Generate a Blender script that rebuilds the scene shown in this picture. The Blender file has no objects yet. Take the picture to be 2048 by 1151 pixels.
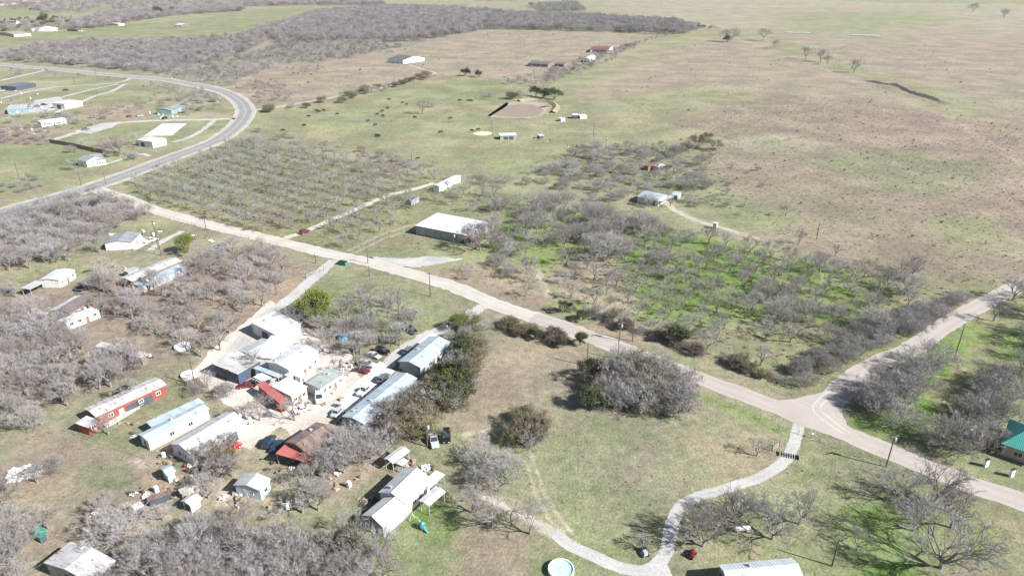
import bpy, math, random
import numpy as np
from mathutils import Vector, Matrix

# ------------------------------------------------------------------ camera, world, sun, exposure
PITCH = math.radians(24.9); FPX = 1365.0; CAMH = 100.0
sc = bpy.context.scene
cam = bpy.data.cameras.new("camera"); camo = bpy.data.objects.new("camera", cam)
sc.collection.objects.link(camo); sc.camera = camo
camo.location = (0, 0, CAMH); camo.rotation_euler = (math.pi/2 - PITCH, 0, 0)
cam.sensor_width = 36; cam.lens = FPX*36/2048; cam.clip_start = 1; cam.clip_end = 30000
SUN_EL = math.radians(35.5); SUN_AZ = math.radians(-24.6)        # azimuth measured from +x, counter-clockwise
world = bpy.data.worlds.new("World"); sc.world = world; world.use_nodes = True
wn = world.node_tree.nodes; wl = world.node_tree.links
sky = wn.new('ShaderNodeTexSky'); sky.sky_type = 'NISHITA'; sky.sun_disc = False
sky.sun_elevation = SUN_EL; sky.sun_rotation = math.pi/2 - SUN_AZ
bg = wn['Background']; bg.inputs['Strength'].default_value = 0.05
wl.new(sky.outputs[0], bg.inputs[0])
sun = bpy.data.lights.new("sun", 'SUN'); suno = bpy.data.objects.new("sun", sun); sc.collection.objects.link(suno)
sun.energy = 4.6; sun.angle = math.radians(0.53); sun.color = (1.0, 0.975, 0.945)
sd = Vector((math.cos(SUN_EL)*math.cos(SUN_AZ), math.cos(SUN_EL)*math.sin(SUN_AZ), math.sin(SUN_EL)))
suno.rotation_euler = sd.to_track_quat('Z', 'Y').to_euler(); suno.location = (60, -60, 160)
sc.view_settings.view_transform = 'Standard'; sc.view_settings.look = 'None'
sc.view_settings.exposure = 1.27; sc.view_settings.gamma = 1.0

R = random.Random(7)
def G(px, py, z=0.0):
    """ground position seen at pixel (px,py) of the 2048x1151 survey of the photograph, for a point at height z"""
    u = (px-1024)/FPX; v = (575.5-py)/FPX
    dy = math.cos(PITCH)+v*math.sin(PITCH); dz = -math.sin(PITCH)+v*math.cos(PITCH)
    t = (z-CAMH)/dz
    return Vector((u*t, dy*t))
def proj(x, y, z=0):
    d = y*math.cos(PITCH)+(CAMH-z)*math.sin(PITCH); v = (y*math.sin(PITCH)-(CAMH-z)*math.cos(PITCH))/d
    return 1024+FPX*x/d, 575.5-FPX*v, d

# ------------------------------------------------------------------ helpers
COL = sc.collection
def link(o, parent=None):
    COL.objects.link(o)
    if parent is not None: o.parent = parent
    return o
def tag(o, label=None, cat=None, group=None, kind=None):
    if label: o['label'] = label
    if cat: o['category'] = cat
    if group: o['group'] = group
    if kind: o['kind'] = kind
    return o
def empty(name, loc, rz=0, s=1.0):
    o = bpy.data.objects.new(name, None); o.empty_display_size = 0.5
    COL.objects.link(o); o.location = loc; o.rotation_euler = (0, 0, rz); o.scale = (s, s, s); return o
class MB:
    def __init__(s): s.v = []; s.f = []; s.m = []; s.cur = 0
    def quad(s, *p):
        b = len(s.v); s.v += [tuple(q) for q in p]; s.f.append(tuple(range(b, b+len(p)))); s.m.append(s.cur)
    def box(s, x0, x1, y0, y1, z0, z1, M=None, taper=0):
        b = len(s.v); t = taper
        p = [(x0,y0,z0),(x1,y0,z0),(x1,y1,z0),(x0,y1,z0),(x0+t,y0+t,z1),(x1-t,y0+t,z1),(x1-t,y1-t,z1),(x0+t,y1-t,z1)]
        if M is not None: p = [tuple(M @ Vector(q)) for q in p]
        s.v += p
        for f in ((0,3,2,1),(4,5,6,7),(0,1,5,4),(1,2,6,5),(2,3,7,6),(3,0,4,7)):
            s.f.append(tuple(b+i for i in f)); s.m.append(s.cur)
    def tube(s, a, c, r0, r1=None, n=8, cap=True):
        a = Vector(a); c = Vector(c); r1 = r0 if r1 is None else r1
        d = (c-a).normalized(); q = d.to_track_quat('Z', 'Y'); b = len(s.v)
        for p, r in ((a, r0), (c, r1)):
            for i in range(n):
                t = 2*math.pi*i/n; s.v.append(tuple(p + q @ Vector((r*math.cos(t), r*math.sin(t), 0))))
        for i in range(n):
            j = (i+1) % n; s.f.append((b+i, b+j, b+n+j, b+n+i)); s.m.append(s.cur)
        if cap:
            s.f.append(tuple(b+i for i in range(n))[::-1]); s.m.append(s.cur)
            s.f.append(tuple(b+n+i for i in range(n))); s.m.append(s.cur)
    def lathe(s, prof, n=14, c=(0,0)):
        b = len(s.v)
        for r, z in prof:
            for i in range(n):
                t = 2*math.pi*i/n; s.v.append((c[0]+r*math.cos(t), c[1]+r*math.sin(t), z))
        for k in range(len(prof)-1):
            for i in range(n):
                j = (i+1) % n; s.f.append((b+k*n+i, b+k*n+j, b+(k+1)*n+j, b+(k+1)*n+i)); s.m.append(s.cur)
    def loft(s, secs):
        n = len(secs[0]); b = len(s.v)
        for q in secs: s.v += [tuple(p) for p in q]
        for k in range(len(secs)-1):
            for i in range(n):
                j = (i+1) % n; s.f.append((b+k*n+i, b+k*n+j, b+(k+1)*n+j, b+(k+1)*n+i)); s.m.append(s.cur)
        s.f.append(tuple(b+i for i in range(n))[::-1]); s.m.append(s.cur)
        e = b+(len(secs)-1)*n; s.f.append(tuple(e+i for i in range(n))); s.m.append(s.cur)
    def mesh(s, name, mats, smooth=False):
        me = bpy.data.meshes.new(name); me.from_pydata(s.v, [], s.f)
        for m in (mats if isinstance(mats, (list, tuple)) else [mats]): me.materials.append(m)
        if len(me.materials) > 1: me.polygons.foreach_set('material_index', s.m)
        if smooth: me.polygons.foreach_set('use_smooth', [True]*len(me.polygons))
        me.update(); return me
    def build(s, name, mats, parent=None, smooth=False):
        return link(bpy.data.objects.new(name, s.mesh(name, mats, smooth)), parent)

# ------------------------------------------------------------------ materials
def newmat(name):
    m = bpy.data.materials.new(name); m.use_nodes = True; nt = m.node_tree
    return m, nt, nt.nodes['Principled BSDF']
def node(nt, typ, **kw):
    n = nt.nodes.new(typ)
    for k, v in kw.items():
        if k in n.inputs: n.inputs[k].default_value = v
        else: setattr(n, k, v)
    return n
def mixc(nt, fac, a, b, mode='MIX'):
    n = nt.nodes.new('ShaderNodeMix'); n.data_type = 'RGBA'; n.blend_type = mode
    for idx, val in ((0, fac), (6, a), (7, b)):
        if hasattr(val, 'is_linked') or isinstance(val, bpy.types.NodeSocket): nt.links.new(val, n.inputs[idx])
        elif isinstance(val, (int, float)): n.inputs[idx].default_value = val
        else: n.inputs[idx].default_value = (*val[:3], 1)
    return n.outputs[2]
def noise(nt, vec, scale, detail=4, rough=.6, lo=.35, hi=.65):
    n = node(nt, 'ShaderNodeTexNoise'); n.inputs['Scale'].default_value = scale
    n.inputs['Detail'].default_value = detail; n.inputs['Roughness'].default_value = rough
    nt.links.new(vec, n.inputs['Vector'])
    mr = node(nt, 'ShaderNodeMapRange'); mr.inputs[1].default_value = lo; mr.inputs[2].default_value = hi
    nt.links.new(n.outputs[0], mr.inputs[0]); return mr.outputs[0]
def plain(name, col, rough=.7, metal=0, var=.18, scale=1.5, spec=.3):
    m, nt, b = newmat(name)
    tc = node(nt, 'ShaderNodeTexCoord')
    f = noise(nt, tc.outputs['Object'], scale)
    c = mixc(nt, f, tuple(x*(1-var) for x in col), tuple(min(1, x*(1+var)) for x in col))
    nt.links.new(c, b.inputs['Base Color']); b.inputs['Roughness'].default_value = rough
    b.inputs['Metallic'].default_value = metal; b.inputs['Specular IOR Level'].default_value = spec
    return m
def metalroof(name, col, rust=0.0, rustcol=(.20,.10,.06), rib=.35, dirt=.25, along='X', rough=.45, stripe=None):
    """ribbed sheet roof: ribs run down the slope, sheets differ slightly, dirt and rust in patches"""
    m, nt, b = newmat(name); tc = node(nt, 'ShaderNodeTexCoord'); L = nt.links
    sx = node(nt, 'ShaderNodeSeparateXYZ'); L.new(tc.outputs['Object'], sx.inputs[0])
    x = sx.outputs[0 if along == 'X' else 1]
    # sheet-to-sheet variation
    fl = node(nt, 'ShaderNodeMath', operation='FLOOR'); mu = node(nt, 'ShaderNodeMath', operation='MULTIPLY'); mu.inputs[1].default_value = 1.05
    L.new(x, mu.inputs[0]); L.new(mu.outputs[0], fl.inputs[0])
    wnz = node(nt, 'ShaderNodeTexWhiteNoise', noise_dimensions='1D'); L.new(fl.outputs[0], wnz.inputs['W'])
    c = mixc(nt, wnz.outputs[0], tuple(k*.86 for k in col), col)
    f1 = noise(nt, tc.outputs['Object'], .45, 6, .65, .42, .72)
    mm = node(nt, 'ShaderNodeMath', operation='MULTIPLY'); mm.inputs[1].default_value = dirt; L.new(f1, mm.inputs[0])
    c = mixc(nt, mm.outputs[0], c, (col[0]*.42, col[1]*.40, col[2]*.37))
    if rust > 0:
        mp = node(nt, 'ShaderNodeMapping'); mp.inputs['Scale'].default_value = (2.2, .35, .35) if along == 'X' else (.35, 2.2, .35)
        L.new(tc.outputs['Object'], mp.inputs[0])
        f2 = noise(nt, mp.outputs[0], .8, 6, .7, .62-rust*.35, .70-rust*.25)
        c = mixc(nt, f2, c, rustcol)
    if stripe:
        w = node(nt, 'ShaderNodeMath', operation='MULTIPLY'); w.inputs[1].default_value = stripe[0]; L.new(x, w.inputs[0])
        fr = node(nt, 'ShaderNodeMath', operation='FRACT'); L.new(w.outputs[0], fr.inputs[0])
        gt = node(nt, 'ShaderNodeMath', operation='GREATER_THAN'); gt.inputs[1].default_value = .5; L.new(fr.outputs[0], gt.inputs[0])
        f3 = noise(nt, tc.outputs['Object'], 1.2, 4, .6, .3, .5)
        m3 = node(nt, 'ShaderNodeMath', operation='MULTIPLY'); L.new(gt.outputs[0], m3.inputs[0]); L.new(f3, m3.inputs[1])
        c = mixc(nt, m3.outputs[0], c, stripe[1])
    L.new(c, b.inputs['Base Color'])
    wv = node(nt, 'ShaderNodeMath', operation='MULTIPLY'); wv.inputs[1].default_value = 2*math.pi/rib; L.new(x, wv.inputs[0])
    sn = node(nt, 'ShaderNodeMath', operation='SINE'); L.new(wv.outputs[0], sn.inputs[0])
    bp = node(nt, 'ShaderNodeBump'); bp.inputs['Strength'].default_value = .5; bp.inputs['Distance'].default_value = .03
    L.new(sn.outputs[0], bp.inputs['Height']); L.new(bp.outputs[0], b.inputs['Normal'])
    b.inputs['Roughness'].default_value = rough; b.inputs['Specular IOR Level'].default_value = .4
    return m
def siding(name, col, var=.12, lap=.25, vert=False, dirt=.2):
    m, nt, b = newmat(name); tc = node(nt, 'ShaderNodeTexCoord'); L = nt.links
    f = noise(nt, tc.outputs['Object'], .8, 5, .6, .4, .7)
    c = mixc(nt, f, col, tuple(x*(1-dirt*1.4) for x in col))
    L.new(c, b.inputs['Base Color'])
    sx = node(nt, 'ShaderNodeSeparateXYZ'); L.new(tc.outputs['Object'], sx.inputs[0])
    ad = node(nt, 'ShaderNodeMath', operation='ADD'); L.new(sx.outputs[0], ad.inputs[0]); L.new(sx.outputs[1], ad.inputs[1])
    wv = node(nt, 'ShaderNodeMath', operation='MULTIPLY'); wv.inputs[1].default_value = 1/lap
    L.new(ad.outputs[0] if vert else sx.outputs[2], wv.inputs[0])
    fr = node(nt, 'ShaderNodeMath', operation='FRACT'); L.new(wv.outputs[0], fr.inputs[0])
    bp = node(nt, 'ShaderNodeBump'); bp.inputs['Strength'].default_value = .6; bp.inputs['Distance'].default_value = .03
    L.new(fr.outputs[0], bp.inputs['Height']); L.new(bp.outputs[0], b.inputs['Normal'])
    b.inputs['Roughness'].default_value = .65; return m
def shingle(name, col):
    m, nt, b = newmat(name); tc = node(nt, 'ShaderNodeTexCoord')
    f = noise(nt, tc.outputs['Object'], 3.0, 6, .8, .35, .65); f2 = noise(nt, tc.outputs['Object'], .3, 3, .6)
    c = mixc(nt, f, tuple(x*.75 for x in col), tuple(x*1.2 for x in col)); c = mixc(nt, f2, c, tuple(x*.7 for x in col))
    nt.links.new(c, b.inputs['Base Color']); b.inputs['Roughness'].default_value = .9; return m
def paint(name, col, rough=.22):
    m, nt, b = newmat(name); b.inputs['Base Color'].default_value = (*col, 1); b.inputs['Roughness'].default_value = rough
    b.inputs['Coat Weight'].default_value = .4; return m
M = dict(
 rf_white=metalroof('roof_white', (.60,.61,.62), .06, (.36,.30,.26), dirt=.42), rf_whitedirty=metalroof('roof_white_dirty', (.50,.50,.50), .22, dirt=.6),
 rf_grey=metalroof('roof_grey', (.42,.44,.44), 0, dirt=.35), rf_blue=metalroof('roof_blue_grey', (.38,.46,.51), .08, dirt=.4),
 rf_teal=metalroof('roof_teal', (.06,.29,.26), 0, dirt=.15, rough=.35), rf_rust=metalroof('roof_rust', (.26,.21,.19), .55, (.15,.10,.08), dirt=.5),
 rf_red=metalroof('roof_red', (.42,.13,.12), .1, (.3,.1,.08), dirt=.3), rf_redfar=metalroof('roof_dull_red', (.22,.085,.075), .2, dirt=.4),
 rf_stripe=metalroof('roof_striped', (.60,.60,.60), .12, dirt=.3, stripe=(.62, (.24,.15,.12))),
 rf_green=metalroof('roof_grey_green', (.34,.40,.38), .08, dirt=.5), rf_rib=metalroof('roof_ribbed', (.50,.53,.55), 0, rib=.6, dirt=.15, rough=.3),
 rf_patch=metalroof('roof_patched', (.68,.64,.60), .30, (.40,.28,.22), dirt=.3), rf_navy=metalroof('roof_navy', (.13,.15,.20), 0, dirt=.3),
 sh_dark=shingle('shingle_dark', (.11,.115,.125)), sh_grey=shingle('shingle_grey', (.24,.26,.27)), sh_brown=shingle('shingle_brown', (.14,.12,.12)),
 sh_pink=shingle('shingle_pinkish', (.36,.27,.23)),
 w_white=siding('siding_white', (.72,.72,.70)), w_cream=siding('siding_cream', (.55,.50,.42)), w_red=siding('boards_red', (.27,.075,.055), vert=True),
 w_grey=siding('siding_grey', (.36,.37,.40)), w_teal=siding('siding_teal', (.20,.31,.33)), w_dark=siding('siding_dark', (.07,.08,.10)),
 w_tan=siding('siding_tan', (.38,.33,.28)), w_tin=siding('wall_tin', (.34,.35,.36), lap=.3, vert=True, dirt=.4), w_brick=siding('wall_brick', (.40,.27,.22), lap=.15),
 w_blue=siding('siding_pale_blue', (.50,.60,.68)), w_navy=siding('siding_navy', (.055,.08,.13)), w_wood=siding('boards_weathered', (.20,.16,.13), vert=True, lap=.2),
 glass=paint('window_glass', (.03,.04,.05), .08), trim=plain('trim_white', (.72,.72,.72)), door=plain('door_brown', (.20,.13,.10)), doorw=plain('door_white', (.6,.6,.58)),
 black=plain('black_rubber', (.02,.02,.022), .8), chrome=paint('chrome', (.5,.5,.52), .15), steel=plain('galvanised_steel', (.42,.43,.44), .45, .3),
 wood=plain('pole_wood', (.10,.085,.075), .9), post=plain('fence_post', (.22,.19,.17), .9), wire=plain('fence_wire', (.25,.25,.26), .5, .5),
 conc=plain('concrete_pad', (.50,.49,.47), .85, var=.12, scale=.3), cow=plain('cow_black', (.022,.02,.02), .7), hay=plain('hay_wrap', (.55,.53,.48), .8),
 rust=plain('rusty_iron', (.20,.10,.06), .8, var=.4), porcelain=plain('white_plastic', (.70,.70,.70), .4), teal=plain('teal_plastic', (.04,.22,.24), .5),
 orange=plain('orange_plastic', (.38,.12,.06), .6), bluetarp=plain('blue_tarp', (.06,.32,.42), .5, var=.35), greenp=plain('green_paint', (.02,.20,.15), .5),
 lumber=plain('lumber', (.30,.245,.19), .8, var=.3), cloth=plain('white_cloth', (.72,.72,.70), .9), yellow=plain('sign_yellow', (.75,.48,.04), .6),
)
CARCOL = {k: paint('paint_'+k, c) for k, c in dict(red=(.42,.015,.02), maroon=(.16,.015,.025), black=(.012,.012,.015), white=(.70,.70,.70), silver=(.38,.40,.42),
          teal=(.02,.10,.11), navy=(.02,.035,.07), grey=(.12,.13,.14)).items()}

# ground material: painted zone colour x procedural mottling
def ground_mat():
    m, nt, b = newmat('ground_soil_and_grass'); L = nt.links
    at = node(nt, 'ShaderNodeAttribute', attribute_name='zone'); geo = node(nt, 'ShaderNodeNewGeometry')
    pos = geo.outputs['Position']; base = at.outputs['Color']; wk = at.outputs['Alpha']
    n1 = noise(nt, pos, 1.6, 8, .75, .30, .70)     # clumps about a metre
    n2 = noise(nt, pos, .09, 6, .7, .38, .62)      # patches about ten metres
    n3 = noise(nt, pos, .022, 5, .65, .36, .64)
    n4 = noise(nt, pos, .42, 7, .72, .34, .66)
    gat = node(nt, 'ShaderNodeAttribute', attribute_name='green_share'); gmul = node(nt, 'ShaderNodeMath', operation='MULTIPLY'); gmul.inputs[1].default_value = .32; L.new(gat.outputs['Fac'], gmul.inputs[0])
    dry = mixc(nt, .45, base, (.30,.255,.205)); grn = mixc(nt, gmul.outputs[0], base, (.09,.19,.03))
    c = mixc(nt, n2, dry, grn)
    c = mixc(nt, .85, base, c)
    c = mixc(nt, n3, c, mixc(nt, .35, c, (.285,.255,.20)))
    sh = mixc(nt, n1, (.62,.62,.64), (1.32,1.30,1.26)); sh2 = mixc(nt, n4, (.70,.74,.70), (1.26,1.22,1.24))
    mp = node(nt, 'ShaderNodeMapping'); mp.inputs['Scale'].default_value = (1, 1, 1); mp.inputs['Location'].default_value = (37, 11, 5); L.new(pos, mp.inputs[0])
    n5 = noise(nt, mp.outputs[0], .33, 7, .78, .54, .70)   # brown weed clumps
    n6 = noise(nt, mp.outputs[0], .0075, 7, .62, .40, .60); n7 = noise(nt, pos, .028, 6, .7, .42, .62)
    hue = mixc(nt, n6, (1.04,.970,.955), (.955,.995,.90)); c = mixc(nt, 1.0, c, hue, 'MULTIPLY')
    lum = mixc(nt, n7, (.80,.80,.82), (1.13,1.13,1.10)); c = mixc(nt, 1.0, c, lum, 'MULTIPLY')
    wkm = node(nt, 'ShaderNodeMath', operation='MULTIPLY'); L.new(n5, wkm.inputs[0]); L.new(wk, wkm.inputs[1])
    c = mixc(nt, wkm.outputs[0], c, (.165,.115,.095))
    c = mixc(nt, 1.0, c, sh, 'MULTIPLY'); c = mixc(nt, 1.0, c, sh2, 'MULTIPLY')
    L.new(c, b.inputs['Base Color']); b.inputs['Roughness'].default_value = .95; b.inputs['Specular IOR Level'].default_value = .1
    bp = node(nt, 'ShaderNodeBump'); bp.inputs['Strength'].default_value = .6; bp.inputs['Distance'].default_value = .25
    L.new(n1, bp.inputs['Height']); L.new(bp.outputs[0], b.inputs['Normal'])
    return m
def road_mat(name, c0, c1, speck=.25, bare=0.0):
    m, nt, b = newmat(name); L = nt.links; geo = node(nt, 'ShaderNodeNewGeometry'); pos = geo.outputs['Position']
    a = noise(nt, pos, .12, 5, .6); f = noise(nt, pos, 1.6, 7, .75, .3, .7)
    c = mixc(nt, a, c0, c1); sh = mixc(nt, f, (1-speck,)*3, (1+speck*.6,)*3); c = mixc(nt, 1.0, c, sh, 'MULTIPLY')
    # long wheel tracks darkened by use
    at = node(nt, 'ShaderNodeAttribute', attribute_name='across'); ab = node(nt, 'ShaderNodeMath', operation='ABSOLUTE'); L.new(at.outputs['Fac'], ab.inputs[0])
    s = node(nt, 'ShaderNodeMath', operation='SUBTRACT'); s.inputs[1].default_value = .48; L.new(ab.outputs[0], s.inputs[0])
    a2 = node(nt, 'ShaderNodeMath', operation='ABSOLUTE'); L.new(s.outputs[0], a2.inputs[0])
    mr = node(nt, 'ShaderNodeMapRange'); mr.inputs[1].default_value = .08; mr.inputs[2].default_value = .24; mr.inputs[3].default_value = 1; mr.inputs[4].default_value = 0
    L.new(a2.outputs[0], mr.inputs[0])
    k = node(nt, 'ShaderNodeMath', operation='MULTIPLY'); k.inputs[1].default_value = .35; L.new(mr.outputs[0], k.inputs[0])
    c = mixc(nt, k.outputs[0], c, tuple(x*(1.25 if bare else .82) for x in c0))
    L.new(c, b.inputs['Base Color']); b.inputs['Roughness'].default_value = .9; return m

# ------------------------------------------------------------------ ground sheet
def vnoise(x, y, s, seed=0):
    """cheap value noise in numpy, -1..1"""
    xs = x*s; ys = y*s; xi = np.floor(xs); yi = np.floor(ys); fx = xs-xi; fy = ys-yi
    fx = fx*fx*(3-2*fx); fy = fy*fy*(3-2*fy)
    def h(a, b): 
        v = np.sin(a*127.1+b*311.7+seed*74.7)*43758.5453; return v-np.floor(v)
    return ((h(xi,yi)*(1-fx)+h(xi+1,yi)*fx)*(1-fy)+(h(xi,yi+1)*(1-fx)+h(xi+1,yi+1)*fx)*fy)*2-1
def fbm(x, y, s, seed=0): return vnoise(x,y,s,seed)*.55+vnoise(x,y,s*2.1,seed+1)*.28+vnoise(x,y,s*4.3,seed+2)*.17
def sdpoly(x, y, P):
    """signed distance, negative inside"""
    d = np.full(x.shape, 1e9); ins = np.zeros(x.shape, bool); n = len(P)
    for i in range(n):
        ax, ay = P[i]; bx, by = P[(i+1) % n]; ex, ey = bx-ax, by-ay; l2 = ex*ex+ey*ey+1e-9
        t = np.clip(((x-ax)*ex+(y-ay)*ey)/l2, 0, 1); d = np.minimum(d, np.hypot(x-ax-t*ex, y-ay-t*ey))
        c = ((ay > y) != (by > y)); xx = ax+(y-ay)*ex/(ey if abs(ey) > 1e-9 else 1e-9); ins ^= (c & (x < xx))
    return np.where(ins, -d, d)
def sdline(x, y, P):
    d = np.full(x.shape, 1e9)
    for i in range(len(P)-1):
        ax, ay = P[i]; bx, by = P[i+1]; ex, ey = bx-ax, by-ay; l2 = ex*ex+ey*ey+1e-9
        t = np.clip(((x-ax)*ex+(y-ay)*ey)/l2, 0, 1); d = np.minimum(d, np.hypot(x-ax-t*ex, y-ay-t*ey))
    return d
def W(P): return [tuple(G(*p)) for p in P]
PINK=(.262,.230,.200); TAN=(.268,.250,.200); PALE=(.292,.275,.225); GRN=(.185,.215,.125); BRT=(.095,.225,.018); YGR=(.232,.245,.158); LIT=(.225,.188,.168)
DIRT=(.44,.405,.36); BRN=(.285,.232,.190); WEED=(.230,.190,.172); GG=(.170,.190,.108); OLV=(.195,.203,.148); GRY=(.225,.22,.21)
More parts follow.
